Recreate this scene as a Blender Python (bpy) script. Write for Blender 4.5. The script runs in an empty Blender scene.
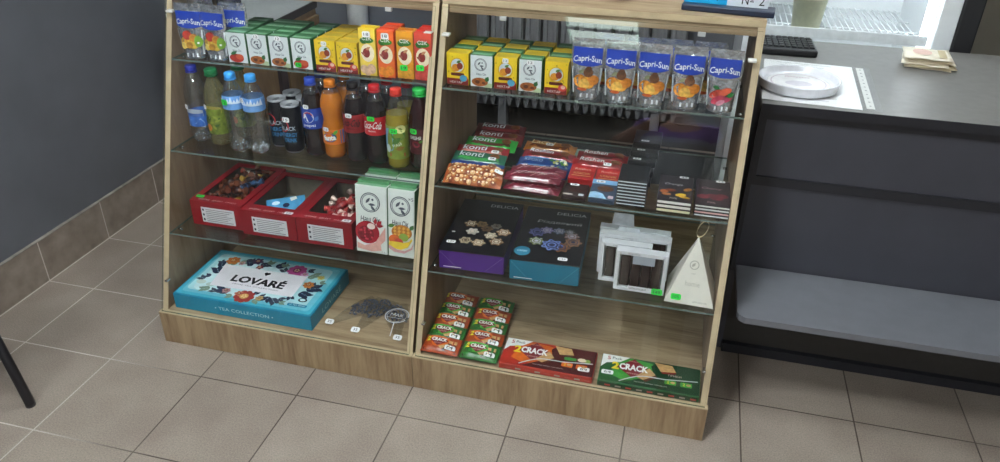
import bpy, bmesh, math, random
from mathutils import Matrix, Vector
C = bpy.context.scene.collection
SC = bpy.context.scene
PI = math.pi
R = random.Random(5)
EPS = 0.0005

# ------------------------------------------------------------------ materials
def lin(h):
    h = h.lstrip('#')
    o = []
    for i in (0, 2, 4):
        c = int(h[i:i+2], 16) / 255
        o.append(c / 12.92 if c <= .04045 else ((c + .055) / 1.055) ** 2.4)
    return (o[0], o[1], o[2], 1)
MATS = {}
def newmat(name):
    m = bpy.data.materials.new(name); m.use_nodes = True
    nt = m.node_tree
    for n in list(nt.nodes): nt.nodes.remove(n)
    out = nt.nodes.new('ShaderNodeOutputMaterial')
    return m, nt, out
def mat(hexc, rough=.45, metal=0., var=.06, spec=.5, scale=60., coat=0., emit=0., sss=0.):
    key = ('p', hexc, rough, metal, var, spec, scale, coat, emit)
    if key in MATS: return MATS[key]
    m, nt, out = newmat('mat_%s_%d' % (hexc.lstrip('#'), len(MATS)))
    b = nt.nodes.new('ShaderNodeBsdfPrincipled')
    b.inputs['Roughness'].default_value = rough
    b.inputs['Metallic'].default_value = metal
    b.inputs['Specular IOR Level'].default_value = spec
    b.inputs['Coat Weight'].default_value = coat
    c = lin(hexc)
    tc = nt.nodes.new('ShaderNodeTexCoord')
    nz = nt.nodes.new('ShaderNodeTexNoise'); nz.inputs['Scale'].default_value = scale
    nz.inputs['Detail'].default_value = 3
    rp = nt.nodes.new('ShaderNodeValToRGB')
    rp.color_ramp.elements[0].position = .3; rp.color_ramp.elements[1].position = .7
    rp.color_ramp.elements[0].color = tuple(x * (1 - var) for x in c[:3]) + (1,)
    rp.color_ramp.elements[1].color = tuple(min(1, x * (1 + var)) for x in c[:3]) + (1,)
    nt.links.new(tc.outputs['Object'], nz.inputs['Vector'])
    nt.links.new(nz.outputs['Fac'], rp.inputs['Fac'])
    nt.links.new(rp.outputs['Color'], b.inputs['Base Color'])
    if emit:
        b.inputs['Emission Color'].default_value = c
        b.inputs['Emission Strength'].default_value = emit
    nt.links.new(b.outputs['BSDF'], out.inputs['Surface'])
    MATS[key] = m
    return m
def glass(tint='#f4faf7', lo=.05, rough=.02, gain=.9, haze=0.):
    """thin clear sheet: tinted transparency with a Fresnel-like gloss"""
    key = ('g', tint, lo, rough, gain, haze)
    if key in MATS: return MATS[key]
    m, nt, out = newmat('clear_%s_%d' % (tint.lstrip('#'), len(MATS)))
    lw = nt.nodes.new('ShaderNodeLayerWeight'); lw.inputs['Blend'].default_value = .5
    pw = nt.nodes.new('ShaderNodeMath'); pw.operation = 'POWER'; pw.inputs[1].default_value = 4
    ml = nt.nodes.new('ShaderNodeMath'); ml.operation = 'MULTIPLY_ADD'
    ml.inputs[1].default_value = gain; ml.inputs[2].default_value = lo
    tr = nt.nodes.new('ShaderNodeBsdfTransparent'); tr.inputs['Color'].default_value = lin(tint)
    gl = nt.nodes.new('ShaderNodeBsdfGlossy'); gl.inputs['Roughness'].default_value = rough
    mx = nt.nodes.new('ShaderNodeMixShader')
    nt.links.new(lw.outputs['Facing'], pw.inputs[0]); nt.links.new(pw.outputs[0], ml.inputs[0])
    nt.links.new(ml.outputs[0], mx.inputs['Fac'])
    nt.links.new(tr.outputs[0], mx.inputs[1]); nt.links.new(gl.outputs[0], mx.inputs[2])
    sh = mx.outputs[0]
    if haze:
        df = nt.nodes.new('ShaderNodeBsdfDiffuse'); df.inputs['Color'].default_value = lin(tint)
        m2 = nt.nodes.new('ShaderNodeMixShader'); m2.inputs['Fac'].default_value = haze
        nt.links.new(sh, m2.inputs[1]); nt.links.new(df.outputs[0], m2.inputs[2]); sh = m2.outputs[0]
    nt.links.new(sh, out.inputs['Surface'])
    MATS[key] = m
    return m
def crinkle(hexc, rough=.2, metal=.85, scale=55., strength=.5):
    m = mat(hexc, rough, metal, .2, .5, 40.).copy(); nt = m.node_tree
    b = [n for n in nt.nodes if n.type == 'BSDF_PRINCIPLED'][0]
    nz = nt.nodes.new('ShaderNodeTexNoise'); nz.inputs['Scale'].default_value = scale; nz.inputs['Detail'].default_value = 2
    tc = nt.nodes.new('ShaderNodeTexCoord'); bp = nt.nodes.new('ShaderNodeBump'); bp.inputs['Strength'].default_value = strength; bp.inputs['Distance'].default_value = .01
    nt.links.new(tc.outputs['Object'], nz.inputs['Vector']); nt.links.new(nz.outputs['Fac'], bp.inputs['Height']); nt.links.new(bp.outputs[0], b.inputs['Normal'])
    return m
def wood(axis='z', a='#ae9879', b='#80674b', scale=9., stretch=14., rough=.5):
    key = ('w', axis, a, b, scale, stretch)
    if key in MATS: return MATS[key]
    m, nt, out = newmat('oak_%s_%d' % (axis, len(MATS)))
    tc = nt.nodes.new('ShaderNodeTexCoord'); mp = nt.nodes.new('ShaderNodeMapping')
    sc = [stretch, stretch, stretch]; sc['xyz'.index(axis)] = 1.2
    mp.inputs['Scale'].default_value = sc
    nz = nt.nodes.new('ShaderNodeTexNoise'); nz.inputs['Scale'].default_value = scale * .35
    nz.inputs['Detail'].default_value = 6; nz.inputs['Roughness'].default_value = .6
    nz.inputs['Distortion'].default_value = .6
    nz2 = nt.nodes.new('ShaderNodeTexNoise'); nz2.inputs['Scale'].default_value = scale * 1.6; nz2.inputs['Detail'].default_value = 4
    mx = nt.nodes.new('ShaderNodeMath'); mx.operation = 'MULTIPLY_ADD'; mx.inputs[1].default_value = .35
    rp = nt.nodes.new('ShaderNodeValToRGB')
    rp.color_ramp.elements[0].position = .45; rp.color_ramp.elements[1].position = .85
    rp.color_ramp.elements[0].color = lin(b); rp.color_ramp.elements[1].color = lin(a)
    bs = nt.nodes.new('ShaderNodeBsdfPrincipled'); bs.inputs['Roughness'].default_value = rough
    L = nt.links.new
    L(tc.outputs['Object'], mp.inputs['Vector']); L(mp.outputs[0], nz.inputs['Vector']); L(mp.outputs[0], nz2.inputs['Vector'])
    L(nz2.outputs['Fac'], mx.inputs[0]); L(nz.outputs['Fac'], mx.inputs[2]); L(mx.outputs[0], rp.inputs['Fac'])
    L(rp.outputs['Color'], bs.inputs['Base Color']); L(bs.outputs[0], out.inputs['Surface'])
    MATS[key] = m
    return m

WHITE = mat('#f2f2ee'); BLACK = mat('#141417', .35); DKTXT = mat('#2a2a2e')
GREEN_TAG = mat('#2fe04a', .6, var=.02); WHITE_TAG = mat('#f4f4f4', .6, var=.02)

# ------------------------------------------------------------------ text cache
TXT = {}
def text_geo(s, off=0.):
    if (s, off) in TXT: return TXT[(s, off)]
    cu = bpy.data.curves.new('t', 'FONT'); cu.body = s; cu.size = 1; cu.resolution_u = 2; cu.offset = off
    ob = bpy.data.objects.new('t', cu); C.objects.link(ob)
    dg = bpy.context.evaluated_depsgraph_get(); dg.update()
    me = bpy.data.meshes.new_from_object(ob.evaluated_get(dg))
    vs = [(v.co.x, v.co.y) for v in me.vertices]; fs = [tuple(p.vertices) for p in me.polygons]
    bpy.data.objects.remove(ob); bpy.data.curves.remove(cu); bpy.data.meshes.remove(me)
    if vs:
        x0 = min(v[0] for v in vs); x1 = max(v[0] for v in vs); y0 = min(v[1] for v in vs); y1 = max(v[1] for v in vs)
    else: x0 = x1 = y0 = y1 = 0
    TXT[(s, off)] = (vs, fs, x0, x1, y0, y1)
    return TXT[(s, off)]

# ------------------------------------------------------------------ mesh builder
class MB:
    def __init__(s): s.n = 0; s.v = []; s.f = []; s.m = []; s.mats = []; s.sm = []
    def mi(s, m):
        if m not in s.mats: s.mats.append(m)
        return s.mats.index(m)
    def add(s, vs, fs, m, smooth=False):
        o = len(s.v); s.v += [tuple(v) for v in vs]
        for f in fs:
            s.f.append(tuple(i + o for i in f)); s.m.append(s.mi(m)); s.sm.append(smooth)
        return s
    def bm(s, b, m, smooth=False, M=None):
        b.verts.index_update()
        vs = [(M @ v.co if M else v.co) for v in b.verts]
        s.add([tuple(v) for v in vs], [tuple(v.index for v in f.verts) for f in b.faces], m, smooth)
        b.free(); return s
    def box(s, x0, x1, y0, y1, z0, z1, m, bev=0., M=None, seg=2, facem=None):
        b = bmesh.new(); bmesh.ops.create_cube(b, size=1)
        for v in b.verts:
            v.co = Vector(((x0 + x1) / 2 + v.co.x * (x1 - x0), (y0 + y1) / 2 + v.co.y * (y1 - y0), (z0 + z1) / 2 + v.co.z * (z1 - z0)))
        if bev: bmesh.ops.bevel(b, geom=b.edges[:], offset=bev, segments=seg, affect='EDGES', profile=.5)
        return s.bm(b, m, False, M)
    def prism(s, pts, axis, a0, a1, m, M=None):
        """polygon pts in the two other axes, extruded along axis"""
        def mk(p, a):
            if axis == 'x': v = Vector((a, p[0], p[1]))
            elif axis == 'y': v = Vector((p[0], a, p[1]))
            else: v = Vector((p[0], p[1], a))
            return M @ v if M else v
        n = len(pts)
        vs = [mk(p, a0) for p in pts] + [mk(p, a1) for p in pts]
        fs = [tuple(range(n)), tuple(range(2 * n - 1, n - 1, -1))] + [(i, (i + 1) % n, n + (i + 1) % n, n + i) for i in range(n)]
        return s.add(vs, fs, m)
    def lathe(s, prof, ms, n=20, c=(0, 0), smooth=True, M=None, cap=True):
        """prof [(r,z)]; ms one material or one per band"""
        vs = []
        for r, z in prof:
            for i in range(n):
                a = 2 * PI * i / n
                v = Vector((c[0] + r * math.cos(a), c[1] + r * math.sin(a), z))
                vs.append(M @ v if M else v)
        o = len(s.v); s.v += [tuple(v) for v in vs]
        for k in range(len(prof) - 1):
            m = ms[k] if isinstance(ms, list) else ms
            for i in range(n):
                j = (i + 1) % n
                s.f.append((o + k * n + i, o + k * n + j, o + (k + 1) * n + j, o + (k + 1) * n + i)); s.m.append(s.mi(m)); s.sm.append(smooth)
        if cap:
            m0 = ms[0] if isinstance(ms, list) else ms; m1 = ms[-1] if isinstance(ms, list) else ms
            if prof[0][0] > 1e-5: s.f.append(tuple(o + i for i in range(n - 1, -1, -1))); s.m.append(s.mi(m0)); s.sm.append(False)
            if prof[-1][0] > 1e-5: s.f.append(tuple(o + (len(prof) - 1) * n + i for i in range(n))); s.m.append(s.mi(m1)); s.sm.append(False)
        return s
    def tube(s, pts, r, m, n=8):
        pts = [Vector(p) for p in pts]; rr = r if isinstance(r, list) else [r] * len(pts)
        vs = []; fs = []
        up = None
        for k, p in enumerate(pts):
            t = (pts[min(k + 1, len(pts) - 1)] - pts[max(k - 1, 0)]).normalized()
            if up is None: up = t.orthogonal().normalized()
            u = (up - t * up.dot(t)).normalized(); up = u; w = t.cross(u)
            for i in range(n):
                a = 2 * PI * i / n; vs.append(p + (u * math.cos(a) + w * math.sin(a)) * rr[k])
        for k in range(len(pts) - 1):
            for i in range(n):
                j = (i + 1) % n; fs.append((k * n + i, k * n + j, (k + 1) * n + j, (k + 1) * n + i))
        fs.append(tuple(range(n - 1, -1, -1))); fs.append(tuple((len(pts) - 1) * n + i for i in range(n)))
        return s.add(vs, fs, m, True)
    # flat prints, placed through a mapper P(u, v, layer)
    def lay(s, k):
        s.n += 1; return k + .004 * s.n
    def shape(s, P, pts, m, k=1):
        k = s.lay(k); return s.add([P(u, v, k) for u, v in pts], [tuple(range(len(pts)))], m)
    def rect(s, P, u0, u1, v0, v1, m, k=1): return s.shape(P, [(u0, v0), (u1, v0), (u1, v1), (u0, v1)], m, k)
    def rrect(s, P, cu, cv, w, h, r, m, k=1, rot=0):
        pts = []
        for ax, ay, a0 in ((1, 1, 0), (-1, 1, 90), (-1, -1, 180), (1, -1, 270)):
            for q in (0, 45, 90):
                a = math.radians(a0 + q); pts.append((ax * (w / 2 - r) + r * math.cos(a), ay * (h / 2 - r) + r * math.sin(a)))
        c, d = math.cos(rot), math.sin(rot)
        return s.shape(P, [(cu + c * x - d * y, cv + d * x + c * y) for x, y in pts], m, k)
    def ell(s, P, cu, cv, ru, rv, m, k=1, n=16, rot=0, a0=0, a1=2 * PI):
        c, d = math.cos(rot), math.sin(rot); full = abs(a1 - a0 - 2 * PI) < 1e-6
        pts = []
        for i in range(n if full else n + 1):
            a = a0 + (a1 - a0) * i / n; x, y = ru * math.cos(a), rv * math.sin(a)
            pts.append((cu + c * x - d * y, cv + d * x + c * y))
        return s.shape(P, pts, m, k)
    def ring(s, P, cu, cv, r, w, m, k=1, n=24, asp=1.):
        vs = []; k = s.lay(k)
        for i in range(n):
            a = 2 * PI * i / n
            vs += [P(cu + asp * r * math.cos(a), cv + r * math.sin(a), k), P(cu + asp * (r - w) * math.cos(a), cv + (r - w) * math.sin(a), k)]
        return s.add(vs, [(2 * i, 2 * ((i + 1) % n), 2 * ((i + 1) % n) + 1, 2 * i + 1) for i in range(n)], m)
    def leaf(s, P, cu, cv, L, W, rot, m, k=1):
        c, d = math.cos(rot), math.sin(rot)
        pts = [(0, 0), (L * .3, W * .45), (L * .6, W * .45), (L, 0), (L * .6, -W * .45), (L * .3, -W * .45)]
        return s.shape(P, [(cu + c * x - d * y, cv + d * x + c * y) for x, y in pts], m, k)
    def line(s, P, u0, v0, u1, v1, w, m, k=1):
        L = math.hypot(u1 - u0, v1 - v0); nx, ny = -(v1 - v0) / L * w / 2, (u1 - u0) / L * w / 2
        return s.shape(P, [(u0 + nx, v0 + ny), (u0 - nx, v0 - ny), (u1 - nx, v1 - ny), (u1 + nx, v1 + ny)], m, k)
    def text(s, P, t, cu, cv, h, m, k=2, w=None, rot=0, shear=0., bow=0., bold=0.):
        vs, fs, x0, x1, y0, y1 = text_geo(t, 0. if not bold else (.012 if bold < .0012 else .042)); k = s.lay(k)
        if not vs: return s
        sc = h / (y1 - y0); sx = sc if w is None else w / (x1 - x0)
        c, d = math.cos(rot), math.sin(rot); o = []
        for x, y in vs:
            a = (x - (x0 + x1) / 2) * sx; b = (y - (y0 + y1) / 2) * sc
            a += shear * b
            b += bow * (1 - (2 * a / max(1e-6, (x1 - x0) * sx)) ** 2)
            o.append(P(cu + c * a - d * b, cv + d * a + c * b, k))
        s.add(o, fs, m)
        return s
    def build(s, name, parent=None, loc=(0, 0, 0), rotz=0.):
        me = bpy.data.meshes.new(name); me.from_pydata(s.v, [], s.f)
        for m in s.mats: me.materials.append(m)
        me.polygons.foreach_set('material_index', s.m); me.polygons.foreach_set('use_smooth', s.sm); me.update()
        o = bpy.data.objects.new(name, me); C.objects.link(o)
        o.location = loc; o.rotation_euler = (0, 0, rotz)
        if parent: o.parent = parent
        return o
# mappers
def front(y=0., x=0., z=0.): return lambda u, v, k: (x + u, y - EPS * k, z + v)
def top(z, x=0., y=0., rot=0.):
    c, d = math.cos(rot), math.sin(rot)
    return lambda u, v, k: (x + c * u - d * v, y + d * u + c * v, z + EPS * k)
def rside(x, y=0., z=0.): return lambda u, v, k: (x + EPS * k, y + u, z + v)
def cyl(rad, ang=0.):
    """u = arc length, 0 facing -y"""
    return lambda u, v, k: ((rad + EPS * k) * math.sin(u / rad + ang), -(rad + EPS * k) * math.cos(u / rad + ang), v)
def frame(o, ux, vx):
    o, ux, vx = Vector(o), Vector(ux).normalized(), Vector(vx).normalized(); n = ux.cross(vx).normalized()
    return lambda u, v, k: tuple(o + ux * u + vx * v + n * EPS * k)

def tag(o, label, cat, group=None):
    o['label'] = label; o['category'] = cat
    if group: o['group'] = group
    return o
def thing(name, label, cat, loc=(0, 0, 0), rotz=0., group=None):
    o = bpy.data.objects.new(name, None); C.objects.link(o); o.empty_display_size = .02
    o.location = loc; o.rotation_euler = (0, 0, rotz)
    return tag(o, label, cat, group)
def struct(o): o['kind'] = 'structure'; return o
def kids(o): return [c for c in bpy.data.objects if c.parent == o]
def dup(o, loc, label, rotz=None, group=None):
    c = o.copy(); C.objects.link(c); c.location = loc
    if rotz is not None: c.rotation_euler = (0, 0, rotz)
    c['label'] = label
    if group: c['group'] = group
    for ch in list(o.children):
        d = ch.copy(); C.objects.link(d); d.parent = c
        for g in list(ch.children):
            e = g.copy(); C.objects.link(e); e.parent = d
    return c
def sticker(parent, P, cu, cv, w, h, t, green=False, rot=0.):
    """a small price sticker"""
    b = MB(); b.rrect(P, cu, cv, w, h, min(w, h) * .25, GREEN_TAG if green else WHITE_TAG, 6, rot)
    b.text(P, t, cu, cv, h * .5, DKTXT, 7, w=w * .6, rot=rot)
    o = b.build('price_tag', parent)
    o['label'] = 'green price sticker' if green else 'white price sticker'
    return o
ORD = ['first', 'second', 'third', 'fourth', 'fifth', 'sixth', 'seventh', 'eighth', 'ninth', 'tenth']

# ------------------------------------------------------------------ key sizes (metres; x along the cabinets, y into the room, z up)
SL, Y0, ZP = .347, .0171, .1078
def F(z): return Y0 + SL * (z - ZP)
YB = .59
ZT = 1.016
SH = {'L': (.805, .56, .330), 'R': (.80, .557, .335)}
EXPOSURE = 1.47
LAMP_E = 23.
DIM_E = 3.
FRIDGE_E = 3.6
LAMPS = [(-.05, -3.7, 'square ceiling light nearest the front wall on the left'), (-.15, -1.0, 'square ceiling light just in front of the display cases'), (1.6, -3.7, 'square ceiling light nearest the front wall on the right'), (-.55, -2.4, 'middle ceiling light of the left row'), (.55, .25, 'unseen square ceiling light added as fill over the staff side')]  # the last one is unseen, added to brighten the staff side
# ------------------------------------------------------------------ camera
cam = bpy.data.cameras.new('camera'); co = bpy.data.objects.new('camera', cam); C.objects.link(co)
fpx, cx, cy, cz, pit, yaw, rol = 765.6807, .6294, -1.5618, 1.4654, .5189, -.2409, .0169
fw = Vector((math.sin(yaw) * math.cos(pit), math.cos(yaw) * math.cos(pit), -math.sin(pit)))
rt = Vector((math.cos(yaw), -math.sin(yaw), 0)); up = rt.cross(fw)
r2 = rt * math.cos(rol) + up * math.sin(rol); u2 = up * math.cos(rol) - rt * math.sin(rol)
co.matrix_world = Matrix(((r2.x, u2.x, -fw.x, cx), (r2.y, u2.y, -fw.y, cy), (r2.z, u2.z, -fw.z, cz), (0, 0, 0, 1)))
cam.sensor_width = 36; cam.lens = fpx * 36 / 1000; cam.clip_start = .01
SC.camera = co
SC.view_settings.view_transform = 'Standard'; SC.view_settings.look = 'None'
SC.view_settings.gamma = 1; SC.view_settings.use_curve_mapping = False
SC.view_settings.exposure = EXPOSURE
SC.cycles.max_bounces = 10; SC.cycles.transparent_max_bounces = 40; SC.cycles.glossy_bounces = 4
SC.cycles.diffuse_bounces = 4; SC.cycles.transmission_bounces = 6
SC.cycles.caustics_reflective = False; SC.cycles.caustics_refractive = False
w = bpy.data.worlds.new('world'); SC.world = w; w.use_nodes = True
w.node_tree.nodes['Background'].inputs[0].default_value = (.5, .55, .6, 1)
w.node_tree.nodes['Background'].inputs[1].default_value = .02

# ------------------------------------------------------------------ room shell
XL, XR, YF, YW, ZC = -1.39, 3.3, -5.2, 1.95, 2.75
def tile_mat():
    m, nt, out = newmat('floor_tiles'); N = nt.nodes.new; L = nt.links.new
    tc = N('ShaderNodeTexCoord'); mp = N('ShaderNodeMapping'); mp.inputs['Location'].default_value = (.8993 + .3 * 40 + .0018, .1182 + .3 * 40 + .0018, 0)
    br = N('ShaderNodeTexBrick'); br.offset = 0; br.squash = 1
    br.inputs['Scale'].default_value = 1; br.inputs['Brick Width'].default_value = .3; br.inputs['Row Height'].default_value = .3
    br.inputs['Mortar Size'].default_value = .0021; br.inputs['Mortar Smooth'].default_value = .15; br.inputs['Bias'].default_value = 0
    br.inputs['Color1'].default_value = lin('#988c82'); br.inputs['Color2'].default_value = lin('#90847a')
    # grout: dirty dark almost everywhere, pale cement near the left wall
    sx = N('ShaderNodeSeparateXYZ'); ng = N('ShaderNodeTexNoise'); ng.inputs['Scale'].default_value = 2.2
    mr = N('ShaderNodeMapRange'); mr.inputs[1].default_value = -.55; mr.inputs[2].default_value = -1.0; mr.inputs[3].default_value = 0; mr.inputs[4].default_value = .8
    ad = N('ShaderNodeMath'); ad.operation = 'MULTIPLY_ADD'; ad.inputs[1].default_value = .6; ad.inputs[2].default_value = -.3
    a2 = N('ShaderNodeMath'); a2.operation = 'ADD'; a2.use_clamp = True
    gm = N('ShaderNodeMix'); gm.data_type = 'RGBA'; gm.inputs[6].default_value = lin('#4a3e35'); gm.inputs[7].default_value = lin('#dcd3ca')
    L(tc.outputs['Object'], mp.inputs[0]); L(mp.outputs[0], br.inputs['Vector']); L(tc.outputs['Object'], sx.inputs[0]); L(tc.outputs['Object'], ng.inputs['Vector'])
    L(sx.outputs[0], mr.inputs[0]); L(ng.outputs['Fac'], ad.inputs[0]); L(ad.outputs[0], a2.inputs[0]); L(mr.outputs[0], a2.inputs[1]); L(a2.outputs[0], gm.inputs[0])
    L(gm.outputs[2], br.inputs['Mortar'])
    sp = N('ShaderNodeTexNoise'); sp.inputs['Scale'].default_value = 260; sp.inputs['Detail'].default_value = 2
    st = N('ShaderNodeTexNoise'); st.inputs['Scale'].default_value = 5; st.inputs['Detail'].default_value = 6
    r1 = N('ShaderNodeValToRGB'); r1.color_ramp.elements[0].color = (.80, .80, .80, 1); r1.color_ramp.elements[1].color = (1.18, 1.17, 1.16, 1); r1.color_ramp.elements[0].position = .3; r1.color_ramp.elements[1].position = .7
    r2_ = N('ShaderNodeValToRGB'); r2_.color_ramp.elements[0].color = (.86, .84, .83, 1); r2_.color_ramp.elements[1].color = (1.07, 1.07, 1.06, 1); r2_.color_ramp.elements[0].position = .35; r2_.color_ramp.elements[1].position = .65
    L(tc.outputs['Object'], sp.inputs['Vector']); L(tc.outputs['Object'], st.inputs['Vector']); L(sp.outputs['Fac'], r1.inputs[0]); L(st.outputs['Fac'], r2_.inputs[0])
    m1 = N('ShaderNodeMix'); m1.data_type = 'RGBA'; m1.blend_type = 'MULTIPLY'; m1.inputs[0].default_value = 1
    m2 = N('ShaderNodeMix'); m2.data_type = 'RGBA'; m2.blend_type = 'MULTIPLY'; m2.inputs[0].default_value = 1
    L(br.outputs['Color'], m1.inputs[6]); L(r1.outputs[0], m1.inputs[7]); L(m1.outputs[2], m2.inputs[6]); L(r2_.outputs[0], m2.inputs[7])
    b = N('ShaderNodeBsdfPrincipled'); b.inputs['Roughness'].default_value = .42; b.inputs['Specular IOR Level'].default_value = .35
    L(m2.outputs[2], b.inputs['Base Color'])
    bp_ = N('ShaderNodeBump'); bp_.inputs['Strength'].default_value = .25; bp_.inputs['Distance'].default_value = .002; bp_.invert = True
    L(br.outputs['Fac'], bp_.inputs['Height']); L(bp_.outputs[0], b.inputs['Normal']); L(b.outputs[0], out.inputs[0])
    return m
TILE = tile_mat()
PAINT = mat('#66686e', .5, var=.09, scale=5); BEIGE = mat('#cfc8ba', .6, var=.04, scale=5); CEIL = mat('#d9d8d2', .8, var=.02)
PALE = mat('#b5b2aa', .7, var=.03, scale=4)
def wallbox(n, x0, x1, y0, y1, z0, z1, m): return struct(MB().box(x0, x1, y0, y1, z0, z1, m).build(n))
wallbox('floor', XL - .1, XR + .1, YF - .1, YW + .1, -.1, 0, TILE)
wallbox('ceiling', XL - .1, XR + .1, YF - .1, YW + .1, ZC, ZC + .1, CEIL)
wallbox('wall_left', XL - .1, XL, YF - .1, YW + .1, 0, ZC, PAINT)
wallbox('wall_back', XL, XR, YW, YW + .1, 0, ZC, PAINT)
wallbox('wall_right', XR, XR + .1, YF - .1, YW + .1, 0, ZC, PALE)
wallbox('wall_front', XL, XR, YF - .1, YF, 0, ZC, PALE)
wallbox('wall_alcove', 1.52, XR, 1.80, YW, 0, ZC, BEIGE)
BASE = mat('#8f8277', .5, var=.24, scale=16); GROUT = mat('#cfc6bc', .8)
bb = MB()
y = -.1182 + .3 * -17
bb.box(XL, XL + .012, YF, YW, 0, .152, BASE, .002)
while y < YW:
    if y > YF: bb.box(XL + .011, XL + .0127, y - .0016, y + .0016, .002, .15, GROUT)
    y += .3
bb.box(XL, XL + .0135, YF, YW, .151, .1535, mat('#8d867e', .8, var=.3, scale=20)); bb.box(XL, XL + .015, YF, YW, 0, .002, GROUT)
struct(bb.build('baseboard_left'))
struct(MB().box(XL + .012, 1.52, YW - .012, YW, 0, .12, mat('#2b2726', .6), .002).build('baseboard_back'))  # dark colour stands in for the shade behind the cabinets

# ------------------------------------------------------------------ ceiling lights
LAMPW = mat('#eef6f2', .5)
def lamp(x, y, lab, s):
    t = thing('ceiling_light', lab, 'ceiling light', (x, y, ZC - .06), group='square ceiling lights')
    b = MB()
    for a0, a1, c0, c1 in ((-.3, .3, -.3, -.285), (-.3, .3, .285, .3), (-.3, -.285, -.285, .285), (.285, .3, -.285, .285)):
        b.box(a0, a1, c0, c1, 0, .06, LAMPW)
    b.box(-.285, .285, -.285, .285, .045, .059, LAMPW)
    b.build('frame', t)
    for k in (-1, 1):
        MB().box(-.27, .27, k * .14 - .105, k * .14 + .105, .012, .03, s, .008).build('diffuser', t)
    MB().box(-.285, .285, -.03, .03, .004, .04, LAMPW, .004).build('centre_strip', t)
TUBE = mat('#f3fbff', .5, emit=LAMP_E, var=0)
SOFT = mat('#f3fbff', .5, emit=8., var=0)  # weaker emission for the added staff-side fill light
DIM = mat('#e2f6ec', .5, emit=DIM_E, var=0)
for i, (x, y, d) in enumerate(LAMPS): lamp(x, y, d, DIM if i == 0 else (SOFT if i == 4 else TUBE))

# ------------------------------------------------------------------ display cabinets
OAKV = wood('z'); OAKX = wood('x'); OAKF = wood('z', '#a78f6f', '#765c42', 7, 10); OAKE = mat('#bda988', .5, var=.08, scale=30)
OAKIN = wood('z', '#97816a', '#776048', 6, 8)
SHELFG = glass('#f9fcfa', .03, .02, .6); EDGEG = mat('#6a7872', .15, var=.1); PANE = glass('#fdfefe', .065, .0, .8); PANEE = glass('#9fb8ae', .2, .1, .3)
METAL = mat('#c9c9cc', .25, metal=1.)
CAB = {'L': (-.7955, -.004), 'R': (.004, .797)}
for side, (xa, xb) in CAB.items():
    desc = {'L': 'light oak display case of drinks and sweets next to the dark grey wall', 'R': 'light oak display case of biscuits and chocolate next to the grey counter'}[side]
    t = thing('display_cabinet', desc, 'display cabinet', (xa, 0, 0), group='oak display cabinets')
    W = xb - xa; th = .0165
    zt = ZT - .018
    for s in (0, 1):
        x0 = 0 if s == 0 else W - th
        b = MB()
        b.prism([(.018, 0), (F(ZP) + .001, ZP), (F(zt) + .001, zt), (YB, zt), (YB, 0)], 'x', x0, x0 + th, OAKIN)
        # pale edge banding on the sloping front edge
        b.prism([(F(ZP), ZP), (F(zt), zt), (F(zt) + .0012, zt), (F(ZP) + .0012, ZP)], 'x', x0, x0 + th, OAKE)
        b.build('side_panel', t)
    b = MB(); b.box(0, W, F(ZT) - .004, YB, zt, ZT, OAKX, .0015); b.box(0, W, F(ZT) - .0046, F(ZT) - .004, zt + .001, ZT - .001, OAKE); b.build('top_board', t)
    MB().box(th, W - th, F(zt) + .006, F(zt) + .022, zt - .022, zt, OAKX, .001).build('top_rail', t)
    b = MB(); b.box(-.003, W + .003, -.001, .0165, 0, ZP - .002, OAKF); b.box(-.003, W + .003, -.001, .0165, ZP - .002, ZP + .001, OAKE); b.build('plinth', t)
    MB().box(th, W - th, .0165, YB, ZP - .016, ZP, OAKX).build('bottom_board', t)
    MB().box(th, W - th, YB - .008, YB, ZP, {'L': .50, 'R': .44}[side], OAKX).build('back_panel', t)
    for k, z in enumerate(SH[side]):
        b = MB(); x0, x1, y0, y1 = th + .001, W - th - .001, F(z) + .001, YB - .012
        z0 = z - .005
        b.add([(x0, y0, z), (x1, y0, z), (x1, y1, z), (x0, y1, z), (x0, y0, z0), (x1, y0, z0), (x1, y1, z0), (x0, y1, z0)], [(0, 1, 2, 3), (4, 7, 6, 5)], SHELFG)
        b.add([(x0, y0, z), (x1, y0, z), (x1, y1, z), (x0, y1, z), (x0, y0, z0), (x1, y0, z0), (x1, y1, z0), (x0, y1, z0)], [(0, 4, 5, 1), (1, 5, 6, 2), (2, 6, 7, 3), (3, 7, 4, 0)], EDGEG)
        sh = b.build('glass_shelf', t)
        for xx, dx in ((th, .012), (W - th, -.012)):
            for yy in (F(z) + .045, YB - .07):
                MB().tube([(xx, yy, z0 - .004), (xx + dx, yy, z0 - .004)], .004, METAL, 10).build('shelf_pin', t)
    # sloping front pane standing on the plinth ledge, held by little clips
    b = MB(); za, zb, yo = ZP + .002, zt - .004, -.0155
    x0, x1 = .005, W - .005
    v = [(x0, F(za) + yo, za), (x1, F(za) + yo, za), (x1, F(zb) + yo, zb), (x0, F(zb) + yo, zb)]
    v2 = [(p[0], p[1] + .0045, p[2]) for p in v]
    b.add(v, [(0, 1, 2, 3)], PANE); b.add(v + v2, [(0, 3, 7, 4), (1, 5, 6, 2), (3, 2, 6, 7), (0, 4, 5, 1)], PANEE)
    b.build('front_pane', t)
    for xx in (.02, W - .02):
        MB().box(xx - .010, xx + .010, F(.93) + yo - .004, F(.93) + yo + .0145, .927, .933, mat('#d4d2cc', .3), .001).build('pane_clip', t)
        MB().box(xx - .004, xx + .004, F(.20) + yo - .003, F(.20) + yo + .0145, .197, .203, METAL, .001).build('pane_clip', t)
    for xx in (W * .2, W * .82):
        MB().box(xx - .009, xx + .009, F(zt) + .004, F(zt) + .014, zt - .032, zt - .021, mat('#dcdcdc', .3), .001).build('glass_clip', t)

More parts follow.
